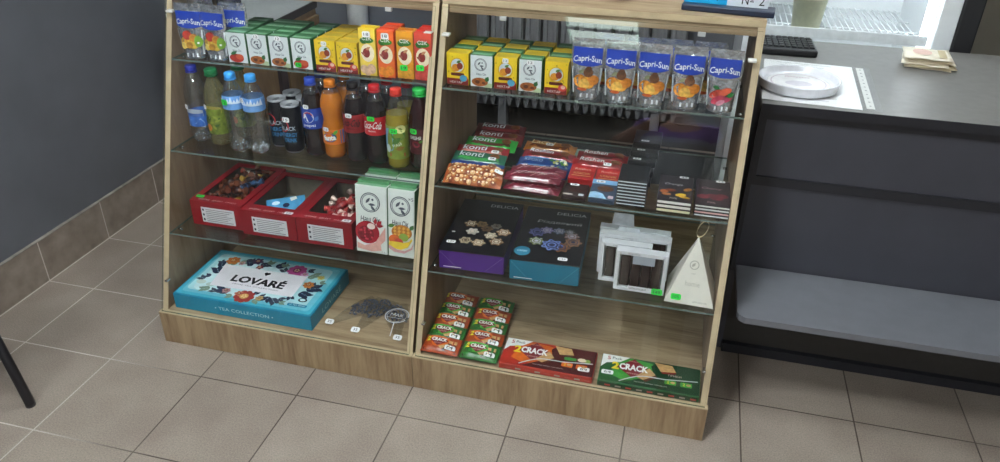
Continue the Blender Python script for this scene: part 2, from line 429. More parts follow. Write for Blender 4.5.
# ------------------------------------------------------------------ grey counter on the right
CD = mat('#232329', .45); CP = mat('#414149', .5, var=.05, scale=12); CS = mat('#6f7076', .42, var=.05, scale=20); CT = mat('#7f7d7a', .42, var=.06, scale=40); CK = mat('#3a3735', .6)
t = thing('shop_counter', 'dark grey counter with recessed front panels and a low ledge', 'counter', (.829, .415, 0))
XC = 2.4
MB().box(0, XC, -.012, .64, .766, .79, CT, .003).build('worktop', t)
b = MB(); b.box(0, XC, -.0135, -.0115, .7655, .7905, CD); b.build('worktop_edge', t)
MB().box(0, .018, .002, .63, .0, .766, CP).build('side_panel', t)
MB().box(XC - .018, XC, .002, .63, 0, .766, CP).build('side_panel', t)
b = MB(); b.box(0, XC, 0, .016, .745, .766, CD); b.box(0, XC, 0, .016, .557, .583, CD); b.box(0, .02, 0, .016, .583, .745, CD); b.box(0, .012, 0, .016, .28, .557, CD); b.box(XC - .02, XC, 0, .016, .28, .745, CD)
b.build('front_frame', t)
MB().box(.02, XC - .02, .006, .018, .583, .745, CP).build('upper_panel', t)
MB().box(.012, XC - .02, .006, .018, .29, .557, CP).build('lower_panel', t)
pts = [(.015, .0), (.015, -.235), (.02, -.252), (.035, -.262), (XC, -.262), (XC, .0)]
b = MB(); b.prism(pts, 'z', .283, .301, CS); b.build('ledge', t)
MB().box(.018, XC - .018, .002, .016, 0, .283, CK).build('kick_panel', t)
MB().box(.018, XC - .018, -.016, .002, 0, .03, CD).build('floor_rail', t)

# things on the counter
doc = thing('document_sleeve', 'white printed sheet in a clear punched sleeve on the counter', 'document', (.965, .62, .7905), -.06)
b = MB(); b.box(-.125, .118, -.19, .175, 0, .0012, mat('#fbfbfb', .5, var=.01)); b.build('sheet', doc)
b = MB(); b.box(-.128, .165, -.193, .178, .0013, .0017, glass('#ffffff', .02, .15, .2)); b.box(.128, .148, -.18, .17, .0018, .0021, mat('#d6d6d2', .4))
P = top(.0022)
for k in range(11): b.ell(P, .138, -.16 + k * .031, .003, .003, mat('#6d6d6d'), 1, 10)
for k in range(14): b.rect(P, -.09 + (k % 2) * .01, .06 - (k % 3) * .02, .15 - k * .024, .153 - k * .024, mat('#b4b4b8'), 1)
b.build('sleeve', doc)
dish = thing('coin_dish', 'round clear plastic coin dish on the white sheet', 'dish', (.925, .555, .7935))
CLR = mat('#e6e6ec', .12, spec=.8); ADV = mat('#f6f4f4', .3)
MB().lathe([(.001, .001), (.094, .001), (.101, .004), (.104, .024), (.106, .027), (.103, .0285), (.099, .026), (.094, .014), (.088, .011), (.001, .0105)], CLR, 48).build('bowl', dish)
b = MB(); b.lathe([(.001, .0108), (.078, .0108), (.080, .0115), (.078, .012), (.001, .012)], ADV, 32); P = top(.0121)
b.text(P, 'Дякуємо', 0, .045, .014, mat('#c5a5b2'), 1); b.ring(P, 0, 0, .072, .003, mat('#d4c7cf'), 1); b.ell(P, .0, -.01, .035, .022, mat('#e0dbe2'), 1)
b.build('printed_insert', dish)
dev = thing('keyboard', 'black keyboard lying at the back of the counter beside the cabinet', 'keyboard', (.918, .925, .7905), .03)
b = MB(); b.box(-.085, .085, -.075, .075, 0, .022, BLACK, .006); b.build('body', dev)
for i in range(9):
    for j in range(4):
        pass
b = MB()
for i in range(9):
    for j in range(5): b.box(-.078 + i * .0175, -.078 + i * .0175 + .0145, -.055 + j * .024, -.055 + j * .024 + .02, .0215, .026, mat('#0d0d0f', .4), .0015, seg=1)
b.build('keys', dev)
NOTE = [mat('#e9dcc6', .7), mat('#ddcfae', .7), mat('#f0e6d2', .7)]; NRED = mat('#e3bfb0', .7)
for k in range(6):
    b = MB(); a = [-.05, .05, -.1, .02, -.03, .0][k]; dx = [.008, .016, .0, .012, .004, 0][k]
    M = Matrix.Translation((dx, -.004 * (k % 3), 0)) @ Matrix.Rotation(a, 4, 'Z')
    n = 8; vs = []; 
    for i in range(n + 1):
        u = -.062 + .124 * i / n; zz = .0012 * math.sin(i * 1.3 + k * 2) + .0012
        vs += [M @ Vector((u, -.06, zz)), M @ Vector((u, .06, zz + .0008 * math.sin(i + k)))]
    lo = [v - Vector((0, 0, .001)) for v in vs]; m = len(vs)
    fs = [(2 * i, 2 * i + 2, 2 * i + 3, 2 * i + 1) for i in range(n)] + [(m + 2 * i, m + 2 * i + 1, m + 2 * i + 3, m + 2 * i + 2) for i in range(n)]
    fs += [(2 * i, m + 2 * i, m + 2 * i + 2, 2 * i + 2) for i in range(n)] + [(2 * i + 1, 2 * i + 3, m + 2 * i + 3, m + 2 * i + 1) for i in range(n)] + [(0, 1, m + 1, m), (2 * n, m + 2 * n, m + 2 * n + 1, 2 * n + 1)]
    b.add(vs + lo, fs, NOTE[k % 3], True)
    P = lambda u, v, kk, M=M: tuple(M @ Vector((u, v, .0034 + EPS * kk)))
    b.ell(P, -.012, .005, .026, .032, NRED, 1); b.rect(P, .03, .05, -.04, .04, mat('#cbb98f'), 1)
    o = b.build('banknote', None, (1.306, .888, .792 + .0062 * k), -.12)
    tag(o, ['lowest banknote of the loose pile on the counter', 'second lowest banknote of the counter pile, slid to the right', 'third banknote from the bottom of the counter pile', 'third banknote from the top of the counter pile', 'banknote just under the top one on the counter pile', 'topmost pinkish banknote of the loose pile on the counter'][k], 'banknote', 'banknotes on the counter')

# ------------------------------------------------------------------ open lit fridge behind the counter
FW = mat('#eef2f4', .35, var=.01); FG = mat('#232326', .5)
t = thing('display_fridge', 'tall white refrigerator with lit interior behind the counter', 'fridge', (.80, 1.12, 0))
FX, FD = .66, .5
b = MB(); b.box(0, .04, 0, FD, .1, 1.95, FW); b.box(FX - .09, FX, .02, FD, .1, 1.95, FW); b.box(.04, FX - .09, FD - .04, FD, .1, 1.95, FW)
b.box(.04, FX - .09, 0, FD - .04, .1, .16, FW); b.box(.04, FX - .09, 0, FD - .04, 1.9, 1.95, FW); b.build('cabinet_body', t)
MB().box(FX - .085, FX - .03, -.012, .02, .1, 1.95, FW, .004).build('door_frame', t)
MB().box(FX - .03, FX + .03, -.02, .5, .1, 1.95, FG, .006).build('door_seal', t)
MB().box(.02, FX - .02, .05, FD - .05, 0, .1, FG).build('base', t)
WIRE = mat('#e9eef0', .3)
for z in (.79, 1.15, 1.5):
    b = MB()
    for i in range(26): b.tube([(.05 + i * .0198, .02, z), (.05 + i * .0198, FD - .06, z)], .0022, WIRE, 6)
    for yy in (.02, .15, .29, FD - .06): b.tube([(.045, yy, z - .004), (FX - .095, yy, z - .004)], .0035, WIRE, 6)
    b.box(.045, FX - .095, .012, .017, z - .012, z + .022, WIRE, .002)
    b.build('wire_shelf', t)
MB().tube([(FX - .11, .03, .2), (FX - .11, .03, 1.85)], .008, mat('#f4fbff', .5, emit=FRIDGE_E, var=0), 8).build('light_tube', t)
MB().box(.06, FX - .12, .02, .07, 1.875, 1.897, mat('#f4fbff', .5, emit=FRIDGE_E * 3, var=0), .004).build('ceiling_strip', t)
tb = thing('food_tub', 'pale yellow plastic tub on the refrigerator shelf', 'tub', (1.00, 1.21, .7935))
MB().lathe([(.001, 0), (.045, 0), (.055, .10), (.057, .10), (.057, .104), (.05, .104), (.001, .104)], mat('#e9eac8', .4), 20).build('cup', tb)
MB().lathe([(.001, .1045), (.058, .1045), (.059, .11), (.055, .112), (.001, .112)], mat('#e9efe0', .3), 20).build('lid', tb)

# ------------------------------------------------------------------ staff side, seen through the open backs
DT = mat('#bcc0be', .4); DB = wood('z', '#8d6d40', '#6b4e2a', 6, 8); DD = mat('#2a1d18', .5)
t = thing('desk_cupboard', 'brown wooden cupboard with a pale grey top behind the left case', 'cupboard', (-1.24, .872, 0))
WX = .427
MB().box(0, WX, 0, .35, .735, .75, DT, .002).build('top', t)
MB().box(0, WX - .004, 0.004, .346, .0, .735, DB).build('carcass', t)
MB().box(WX - .004, WX + .003, 0, .35, .725, .752, DD).build('edge_strip', t)
dr = MB().box(WX - .004, WX + .012, .06, .19, .03, .70, DB, .002).build('door', t)
MB().tube([(WX + .012, .165, .50), (WX + .03, .165, .505), (WX + .03, .165, .59), (WX + .012, .165, .595)], .004, DD, 6).build('handle', dr)
MB().box(WX - .004, WX + .012, .20, .34, .03, .70, DB, .002).build('door', t)
MB().box(WX - .004, WX + .010, .004, .05, .0, .715, mat('#3a2420', .5)).build('end_panel', t)
# wall shelf with a white canister
t = tag(MB().box(-.10, .10, -.10, 0, 0, .018, mat('#5a7bb8', .4), .004).build('wall_shelf', None, (-.90, YW, .44)), 'small blue shelf on the grey back wall', 'shelf')
t = thing('canister', 'white ribbed canister on the blue wall shelf', 'canister', (-.945, YW - .06, .4585))
MB().lathe([(.001, 0), (.042, 0), (.046, .006), (.048, .02), (.046, .024), (.05, .03), (.05, .19), (.048, .196), (.001, .196)], mat('#d9d9d6', .4), 24).build('body', t)
MB().lathe([(.001, .1965), (.051, .1965), (.051, .214), (.045, .22), (.001, .22)], mat('#e4e4e2', .4), 24).build('lid', t)
# radiator
RAD = mat('#7d7d80', .4); PIPE = mat('#a9adb4', .3)
t = thing('radiator', 'grey sectional radiator on the back wall behind the right cabinet', 'radiator', (-.30, YW - .105, .19))
for k in range(12):
    b = MB(); x = k * .08
    b.prism([(x - .034, -.045), (x + .034, -.045), (x + .036, .03), (x - .036, .03)], 'z', .03, .55, RAD)
    for dx in (-.021, .021):
        b.prism([(x + dx - .014, .03), (x + dx + .014, .03), (x + dx + .008, .0), (x + dx, -.012), (x + dx - .008, .0)], 'y', -.052, -.03, RAD)
        b.box(x + dx - .010, x + dx + .010, -.060, -.045, .03, .55, RAD, .004)
    b.build('section', t)
b = MB(); b.tube([(-.034, .0, .52), (.92, .0, .52)], .016, RAD); b.tube([(-.034, 0, .06), (.92, 0, .06)], .016, RAD); b.build('header_pipe', t)
for x in (.10, .82): MB().box(x - .02, x + .02, -.035, .025, -.182, .035, RAD, .003).build('foot', t)
for x in (.12, .76): MB().box(x - .012, x + .012, .0, .1045, .48, .5, RAD).build('wall_bracket', t)
p = MB(); p.tube([(-.40, YW - .08, 0), (-.40, YW - .08, ZC - .01)], .028, PIPE, 14)
tag(p.build('heating_pipe'), 'vertical grey heating pipe beside the radiator', 'pipe')
# pale crate on the floor behind the right cabinet
t = thing('storage_crate', 'pale green plastic crate behind the right cabinet', 'crate', (.315, .80, 0))
CR = mat('#9db3a3', .5)
b = MB(); b.box(-.115, .115, -.075, .075, 0, .38, CR, .01); b.build('box', t)
MB().box(-.122, .122, -.082, .082, .3805, .402, CR, .008).build('lid', t)

# ------------------------------------------------------------------ black chair, one leg in view at the lower left
CH = mat('#17161a', .4)
t = thing('chair', 'black metal chair, one splayed leg in view at the lower left', 'chair', (-1.17, -.50, 0))
for sx, sy in ((1, 1), (1, -1), (-1, 1), (-1, -1)):
    b = MB(); fx, fy = (.193, .155) if sx > 0 else (-.17, .155)
    b.tube([(fx * 1., sy * fy, .0), (fx * 1., sy * fy, .012), (sx * .15, sy * .14, .44)], [.013, .013, .012], CH, 10)
    b.build('leg', t)
MB().box(-.17, .17, -.18, .18, .44, .475, CH, .012).build('seat', t)
b = MB(); b.box(-.185, -.165, -.16, .16, .62, .86, CH, .008); b.build('backrest', t)
for yy in (-.13, .13): MB().tube([(-.165, yy, .45), (-.175, yy, .85)], .01, CH).build('back_post', t)

# ------------------------------------------------------------------ on the cabinet top
t = thing('sign_holder', 'cyan and white sign in a dark holder on the right cabinet', 'sign', (.708, .386, ZT), -.10)
SB = mat('#232b40', .4)
MB().box(-.108, .108, -.03, .025, .0005, .016, SB, .003).build('base', t)
b = MB(); b.box(-.106, -.005, -.004, 0, .016, .12, mat('#1fa8e0', .4, var=.02)); b.box(-.005, .09, -.004, 0, .016, .12, mat('#dfe4ea', .4, var=.02)); P = front(-.004)
b.text(P, '№ 2', .055, .033, .022, DKTXT, 1); b.text(P, 'ШТ 7', -.05, .034, .02, mat('#12324a'), 1); b.build('card', t)
t = thing('bowl', 'dark brown shallow bowl on the right cabinet top', 'bowl', (.435, .463, ZT))
MB().lathe([(.001, .001), (.03, .001), (.05, .014), (.06, .03), (.057, .03), (.046, .016), (.028, .005), (.001, .004)], mat('#4d2f24', .35), 28).build('bowl_body', t)
# ------------------------------------------------------------------ drinks on the left cabinet's upper shelves
ZL1, ZL2, ZL3 = SH['L']
ZR1, ZR2, ZR3 = SH['R']
FOIL = crinkle('#cdd1d8'); FOILD = mat('#7f838b', .25, metal=.6, var=.3, scale=50)
CAPB = mat('#1f3fa8', .35, var=.08, scale=40)

def pouch(label, fruit, tagtxt=None):
    """foil stand-up drink pouch: gusseted foot, flat sealed head"""
    t = thing('juice_pouch', label, 'juice pouch', group='foil juice pouches')
    H = .145
    def hw(v): return .030 + .011 * min(1, v / .09) - (.0015 if v > .135 else 0)
    def dp(v): return .017 * max(0, 1 - (v / .132)) ** .6 + .0012
    b = MB(); nv, nu = 14, 10; g = []
    for s in (-1, 1):
        vs = []
        for j in range(nv + 1):
            v = H * j / nv
            for i in range(nu + 1):
                q = -1 + 2 * i / nu
                rip = .0012 * math.sin(9 * q + j * 1.7) * (1 if j < nv - 1 else 0)
                vs.append((q * hw(v), s * (dp(v) * (1 - q ** 4) + .0004 + rip * (1 - q * q) * .6), v))
        fs = []
        for j in range(nv):
            for i in range(nu):
                a = j * (nu + 1) + i; f = (a, a + 1, a + nu + 2, a + nu + 1); fs.append(f if s < 0 else f[::-1])
        b.add(vs, fs, FOIL, True)
    # closing foot
    vs = [(q / 5 * hw(0), -(dp(0) * (1 - (q / 5) ** 4)), 0) for q in range(-5, 6)] + [(q / 5 * hw(0), (dp(0) * (1 - (q / 5) ** 4)), 0) for q in range(5, -6, -1)]
    b.add(vs, [tuple(range(len(vs)))], FOILD)
    b.build('foil_bag', t)
    def P(u, v, k):
        q = max(-1, min(1, u / hw(v))); return (u, -(dp(v) * (1 - q ** 4) + .0022 + EPS * k), v)
    b = MB()
    # blue band in strips so that it follows the bulge
    for i in range(8):
        u0, u1 = -.036 + .009 * i, -.036 + .009 * (i + 1)
        vb0, vb1 = .088 + .006 * (u0 / .036) ** 2, .088 + .006 * (u1 / .036) ** 2
        b.shape(P, [(u0, vb0 - .004), (u1, vb1 - .004), (u1, .129), (u0, .129)], CAPB, 1)
    b.text(P, 'Capri-Sun', 0, .097, .019, WHITE, 2, w=.070, bow=.005, bold=.0009)
    if fruit == 'orange':
        for i, (u, v, r, c) in enumerate([(-.015, .038, .0145, '#d98a2c'), (.006, .036, .0145, '#e09a35'), (.018, .042, .012, '#cf7d2a'), (-.004, .032, .012, '#e8b556'), (.005, .060, .0105, '#6e4326'), (.006, .068, .007, '#58351f')]):
            b.ell(P, u, .008 + v * 1.02, r * 1.15, r * 1.08, mat(c, .5, var=.3, scale=120), 1 + i, 14)
        b.ell(P, -.008, .028, .012, .004, mat('#c2571f'), 8)
        b.leaf(P, -.02, .066, .02, .009, .5, mat('#8a8f6d'), 1)
    elif fruit == 'tropical':
        for i, (u, v, r, c) in enumerate([(-.012, .036, .015, '#d7a83a'), (.01, .034, .014, '#d9b548'), (-.006, .056, .012, '#c03a2e'), (.012, .050, .010, '#c8842f'), (-.018, .028, .009, '#e1c766'), (.0, .03, .009, '#b9862f')]):
            b.ell(P, u, .008 + v * 1.02, r * 1.15, r * 1.05, mat(c, .5, var=.3, scale=120), 1 + i, 14)
        b.ell(P, .026, .05, .010, .016, mat('#7fae3c', .5, var=.2), 8, 14); b.ell(P, .026, .046, .003, .003, WHITE, 9, 8)
    else:
        for i, (u, v, rr, c) in enumerate([(-.012, .045, .022, '#cf4a35'), (.008, .052, .02, '#d65a3b'), (-.006, .032, .022, '#c7405a'), (.014, .035, .016, '#b3395a'), (.0, .026, .014, '#d98ea0')]):
            b.ell(P, u, v, rr * .8, rr * .42, mat(c, .5, var=.25, scale=90), 1 + i, 14, rot=.5)
        b.leaf(P, .012, .042, .02, .012, .4, mat('#2f7a3a'), 7); b.leaf(P, -.022, .064, .018, .01, -.3, mat('#3a7d45'), 7)
    b.line(P, -.031, .012, -.036, .08, .003, mat('#dfe3e8', .2), 2); b.line(P, .031, .012, .036, .08, .003, mat('#dfe3e8', .2), 2)
    for u in (-.012, .004, .016): b.rect(P, u, u + .004, .006, .016, mat('#e6e9ee', .2), 2)
    b.build('front_print', t)
    b = MB(); b.box(-.038, .038, -.0011, .0011, .1445, .150, FOIL); b.build('top_seal', t)
    if tagtxt: sticker(t, P, -.008, .131, .020, .012, tagtxt)
    return t
pt = pouch('foil pouch with tropical fruit at the left end of the left top shelf', 'tropical'); pt.location = (-.722, .30, ZL1); pt.rotation_euler.z = .05
dup(pt, (-.650, .302, ZL1), 'tropical foil pouch beside the leftmost white carton', -.06)
dup(pt, (-.612, .345, ZL1), 'foil pouch half hidden behind the leftmost white carton', .1)
dup(pt, (-.728, .37, ZL1), 'rear foil pouch behind the leftmost tropical one', .02)
dup(pt, (-.655, .40, ZL1), 'rear foil pouch behind the second tropical one', -.03)
po = pouch('orange foil pouch next to the yellow box', 'orange', None); po.location = (.391, .300, ZR1)
dup(po, (.472, .302, ZR1), 'orange foil pouch, second from left on the right top shelf', .03)
dup(po, (.553, .300, ZR1), 'orange foil pouch, middle one of five on the right top shelf', -.03)
dup(po, (.636, .304, ZR1), 'orange foil pouch next to the red fruit pouch', .05)
pr = pouch('foil pouch with red fruit at the right end of the right top shelf', 'red'); pr.location = (.720, .302, ZR1); pr.rotation_euler.z = -.04
pb = pouch('rear orange foil pouch with white price sticker, behind the middle one', 'orange', '22'); pb.location = (.520, .352, ZR1 + .012)
for x, y, l in ((.43, .36, 'rear foil pouch behind the second orange one'), (.60, .356, 'rear foil pouch behind the fourth orange one'), (.682, .358, 'rear foil pouch behind the red fruit one')):
    dup(po, (x, y, ZR1), l, .02)
pb.location.z = ZR1

# small cartons ---------------------------------------------------
CG = mat('#2f6b3c', .45, var=.12, scale=40); CGL = mat('#7fae86', .45, var=.1); CWH = mat('#dfe6e6', .45, var=.02); INK = mat('#4d5560', .5)
def bird(b, P, cu, cv, r, k=2, asp=1.):
    b.ring(P, cu, cv, r, r * .09, INK, k); b.ring(P, cu, cv, r * .84, r * .06, INK, k)
    for q in range(3): b.leaf(P, cu - r * .45 + q * r * .25, cv - r * .1 - q * r * .1, r * .75, r * .28, .9 - q * .9, INK, k)
    b.ell(P, cu + r * .25, cv + r * .3, r * .12, r * .12, INK, k, 8)
def small_carton(kind, tagtxt=None, green=False):
    W, D, H = .060, .041, .085
    t = thing('juice_carton', '', 'juice carton')
    b = MB(); P = front(-D / 2)
    if kind == 'white':
        b.box(-W / 2, W / 2, -D / 2, D / 2, 0, H, CG, .0012); b.rect(P, -W / 2 + .001, W / 2 - .001, .001, H - .001, CWH, 1)
        b.rect(top(H), -W / 2 + .004, W / 2 - .004, -D / 2 + .003, -.001, CGL, 1)
    else:
        b.box(-W / 2, W / 2, -D / 2, D / 2, 0, H, mat('#d9b421', .45, var=.1, scale=50), .0012)
        b.rect(P, -W / 2 + .001, W / 2 - .001, .001, H - .001, mat('#ecc927', .45, var=.04), 1)
        b.rect(P, -W / 2 + .001, W / 2 - .001, .001, .018, mat('#7d1f1c', .5), 2)
        b.rect(top(H), -W / 2 + .004, W / 2 - .004, -D / 2 + .003, .001, mat('#c9ac35', .5), 1)
    b.build('box', t)
    b = MB()
    if kind == 'white':
        bird(b, P, -.002, .060, .0165)
        b.text(P, 'Наш Сік', 0, .035, .006, INK, 2, w=.026, bold=.0004)
        return t, P, b, (W, D, H)
    # plain yellow front: spots, swoosh and lettering bars (no character)
    for i in range(12): b.ell(P, R.uniform(-.026, .026), R.uniform(.026, .08), R.uniform(.0012, .003), R.uniform(.0012, .003), mat('#b8a01c'), 2, 8)
    b.ell(P, 0, .052, .0205, .021, mat('#dcb01f'), 3, 20); b.ell(P, 0, .053, .017, .0175, mat('#cfdde8'), 4, 20)
    b.ell(P, -.004, .047, .011, .010, mat('#d98f2a', .5, var=.2, scale=90), 5); b.ell(P, .007, .052, .008, .009, mat('#8f3a24', .5, var=.2), 6); b.leaf(P, -.002, .06, .014, .007, .5, mat('#4f7f3a'), 6)
    b.rrect(P, 0, .029, .036, .008, .003, mat('#5c1f1d'), 3)
    b.text(P, 'НЕКТАР', -.004, .008, .006, WHITE, 3, w=.034)
    b.ell(P, .017, .019, .011, .009, mat('#c8413b'), 4, 12); b.ell(P, .019, .021, .006, .005, mat('#e2b6ac'), 5, 10)
    return t, P, b, (W, D, H)
def fruits(b, P, kind):
    if kind == 'tomato':
        b.ell(P, -.004, .014, .022, .012, mat('#b6382c', .5, var=.25, scale=90), 3); b.ell(P, .006, .018, .012, .008, mat('#cc5b3c'), 4)
        b.leaf(P, -.02, .024, .022, .01, .4, CG, 5)
    else:
        b.ell(P, -.004, .014, .022, .0115, mat('#a9632f', .5, var=.35, scale=120), 3); b.ell(P, -.010, .014, .006, .005, mat('#61301a'), 4); b.ell(P, .006, .012, .005, .004, mat('#6b3219'), 4)
        b.leaf(P, .012, .016, .016, .012, 1.1, CG, 4)
        b.shape(P, [(.006, .001), (.029, .001), (.029, .012), (.02, .013)], mat('#b9c9a2'), 5)
def white_carton(fr, tagt=None, green=False, tpos=(0, .078)):
    t, P, b, _ = small_carton('white'); fruits(b, P, fr); b.build('front_print', t)
    if tagt: sticker(t, P, tpos[0], tpos[1], .018, .013, tagt, green)
    return t
def yellow_carton(tagt=None, blue=False):
    t, P, b, _ = small_carton('yellow')
    if blue: b.ell(P, .016, .02, .010, .009, mat('#4f9cc0'), 6, 14)
    b.build('front_print', t)
    if tagt: sticker(t, P, 0, .077, .016, .012, tagt)
    return t
FRONT_Y = .285 + .0205
cols = [(-.577, 'tomato', None, 0), (-.513, 'veg', '12', 0), (-.448, 'veg', '12', 0), (-.382, 'tomato', '15', 1)]
nm = ['leftmost', 'second', 'third', 'rightmost']
for i, (x, fr, tg, gr) in enumerate(cols):
    c0 = white_carton(fr, tg, bool(gr), (-.012, .012) if gr else (0, .079))
    c0.location = (x, FRONT_Y, ZL1); c0['group'] = 'white juice cartons on the left top shelf'
    c0['label'] = ['white tomato juice carton at the head of the leftmost row, no sticker', 'white vegetable juice carton with white sticker, second row from left', 'white vegetable juice carton with white sticker, third row from left', 'white juice carton with a green price sticker beside the yellow boxes'][i]
    c1 = white_carton(fr)
    for j in range(1, 4):
        l = 'white and green carton, %s from the front in the %s row of white cartons' % (ORD[j], nm[i])
        o = c1 if j == 1 else dup(c1, (0, 0, 0), l)
        o.location = (x + .003 * j * (1 if i % 2 else -.5), FRONT_Y + .0425 * j, ZL1); o['label'] = l; o['group'] = 'white juice cartons on the left top shelf'
for i, x in enumerate((-.313, -.2495)):
    c0 = yellow_carton('12' if i == 0 else None); c0.location = (x, FRONT_Y, ZL1)
    c0['label'] = ['yellow juice box with white sticker beside the white cartons', 'yellow juice box without sticker beside the tall yellow carton'][i]; c0['group'] = 'yellow juice boxes on the left top shelf'
    c1 = yellow_carton()
    for j in range(1, 4):
        l = 'yellow juice box, %s from the front in the %s yellow row of the left case' % (ORD[j], ['left', 'right'][i])
        o = c1 if j == 1 else dup(c1, (0, 0, 0), l)
        o.location = (x + .002 * j, FRONT_Y + .0425 * j, ZL1); o['label'] = l; o['group'] = 'yellow juice boxes on the left top shelf'
# right cabinet: alternating yellow and white
seq = [(.054, 'y', None), (.118, 'w', None), (.182, 'y', '12'), (.247, 'w', '12'), (.314, 'y', None)]
rl = ['yellow box with blue spot at the left end of the right top shelf', 'white carton between the first two yellow boxes of the right case', 'yellow box with white sticker, middle of the right case row', 'white carton with sticker between yellow boxes of the right case', 'yellow box beside the first foil pouch of the right case']
nm = ['leftmost', 'second', 'middle', 'fourth', 'fifth']
ymake = None; wmake = None
for i, (x, k, tg) in enumerate(seq):
    c0 = yellow_carton(tg, i in (0, 2)) if k == 'y' else white_carton('veg', tg)
    c0.location = (x, FRONT_Y + .012, ZR1); c0['label'] = rl[i]; c0['group'] = 'juice boxes on the right top shelf'
    for j in range(1, 4):
        kk = k if j % 2 == 0 else ('w' if k == 'y' else 'y')
        l = '%s %s from front, %s row, right top shelf' % ('yellow box' if kk == 'y' else 'green-topped carton', ORD[j], nm[i])
        if kk == 'y':
            ymake = ymake or yellow_carton(); src = ymake
        else:
            wmake = wmake or white_carton('veg'); src = wmake
        if src['label'] == '': o = src
        else: o = dup(src, (0, 0, 0), l)
        o.location = (x + .002 * j, FRONT_Y + .012 + .0425 * j, ZR1); o['label'] = l; o['group'] = 'juice boxes on the right top shelf'
# tall slim cartons
def slim(c1, c2, fr, tagt, green, tpos, label):
    W, D, H = .0475, .038, .126
    t = thing('slim_juice_carton', label, 'juice carton', group='tall slim juice cartons')
    b = MB(); P = front(-D / 2); b.box(-W / 2, W / 2, -D / 2, D / 2, 0, H, mat(c1, .45, var=.05), .0012); b.rect(P, -W / 2 + .001, W / 2 - .001, .001, H - .001, mat(c2, .45, var=.08, scale=50), 1)
    b.box(-W / 2 + .004, W / 2 - .004, -.003, .001, H, H + .004, mat(c1, .45, var=.05)); b.build('box', t)
    b = MB()
    b.ell(P, 0, .062, .019, .024, mat('#f3e3c4', .5, var=.1), 2); b.ell(P, 0, .096, .019, .008, mat('#3d7d2a', .5, var=.2), 3); b.leaf(P, -.02, .096, .02, .01, -.5, mat('#2f6b28'), 4)
    b.text(P, 'СІК', 0, .101, .010, WHITE, 5, w=.026, bold=.0006)
    b.ell(P, -.003, .062, .010, .013, mat('#8c2f2a', .5, var=.3, scale=90), 3); b.leaf(P, -.004, .07, .016, .008, .6, mat('#c98d63'), 4); b.leaf(P, -.006, .056, .014, .007, 2.6, mat('#a65a4a'), 4)
    for i, (u, v, r) in enumerate([(-.012, .018, .011), (.009, .02, .013), (-.002, .010, .009)]): b.ell(P, u, v, r, r * 1.05, mat(fr, .5, var=.25, scale=100), 4 + i, 14)
    b.build('front_print', t)
    sticker(t, P, tpos[0], tpos[1], .022, .016, tagt, green, .05)
    return t
ta = slim('#e3c02c', '#efcf52', '#d8b090', '18', False, (0, .112), 'tall yellow carton with white sticker beside the yellow boxes'); ta.location = (-.190, .286 + .019, ZL1)
tb_ = slim('#d4471f', '#e86a31', '#e58a2c', '18', False, (0, .112), 'tall orange-red carton with white sticker, second of the tall ones'); tb_.location = (-.1375, .284 + .019, ZL1)
tc_ = slim('#c77a1c', '#e39a2b', '#d99c2f', '19', True, (-.004, .030), 'tall amber carton with green sticker, third of the tall ones'); tc_.location = (-.087, .290 + .019, ZL1)
td = slim('#c93326', '#d9503f', '#c8473f', '19', True, (-.008, .034), 'tall red carton with green sticker by the right post of the left case'); td.location = (-.0375, .290 + .019, ZL1)
dup(tb_, (-.136, .345, ZL1), 'second tall orange-red carton, behind the front one'); dup(td, (-.0375, .350, ZL1), 'second tall red carton behind the front one by the post')

# bottles ----------------------------------------------------------
PET = glass('#f6fafa', .12, .05, .8, .01)
WATER = glass('#f5f9fb', .13, .05, .8, .015)
def bottle(name, label, prof, H, liquid, fill, capc, capr=.0155, group=None, clear=None, wavy=0):
    """prof: [(r,z)] up to the neck; liquid below fill, clear plastic above"""
    t = thing(name, label, 'bottle', group=group)
    cl = clear or PET
    ms = [liquid if (prof[i][1] + prof[i + 1][1]) / 2 < fill else cl for i in range(len(prof) - 1)]
    b = MB(); b.lathe(prof, ms, 24)
    if liquid is not cl:   # surface of the drink
        rr = [r for r, z in prof if z <= fill][-1]; zz = [z for r, z in prof if z <= fill][-1]
        b.lathe([(.0005, zz), (rr * .99, zz)], liquid, 24, cap=False)
    b.build('bottle_body', t)
    z0 = prof[-1][1] - .014
    b = MB(); n = 28
    b.lathe([(capr * .97, z0), (capr, z0 + .002), (capr, z0 + .013), (capr * .9, z0 + .0155), (.0005, z0 + .0155)], capc, n)
    b.lathe([(capr * 1.06, z0 - .004), (capr * 1.06, z0 - .001)], capc, n, cap=True); b.build('cap', t)
    return t
def lab(t, rad, z0, z1, m, taper=0):
    b = MB(); b.lathe([(rad, z0), (rad, z1)], m, 28, cap=False); return b
CURVE = [(.018, 0), (.026, .001), (.030, .010), (.0305, .028), (.0285, .05), (.0285, .066), (.0312, .082), (.0322, .088), (.0322, .142), (.0315, .148), (.029, .162), (.023, .182), (.016, .198), (.0125, .207), (.0125, .222)]
STRAIGHT = [(.02, 0), (.027, .001), (.0305, .008), (.0312, .04), (.0305, .055), (.0312, .07), (.0312, .135), (.029, .155), (.022, .178), (.0150, .196), (.0125, .205), (.0125, .222)]
BUMP = [(.018, 0), (.026, .001), (.030, .010), (.030, .03), (.0315, .045), (.0315, .092), (.0275, .105), (.0268, .118), (.0305, .135), (.032, .152), (.030, .170), (.023, .188), (.016, .201), (.0125, .208), (.0125, .222)]
SLIMW = [(.016, 0), (.022, .001), (.0290, .010), (.0298, .035), (.0285, .05), (.0300, .065), (.0304, .125), (.0306, .150), (.0285, .170), (.021, .19), (.0145, .203), (.0122, .21), (.0122, .226)]
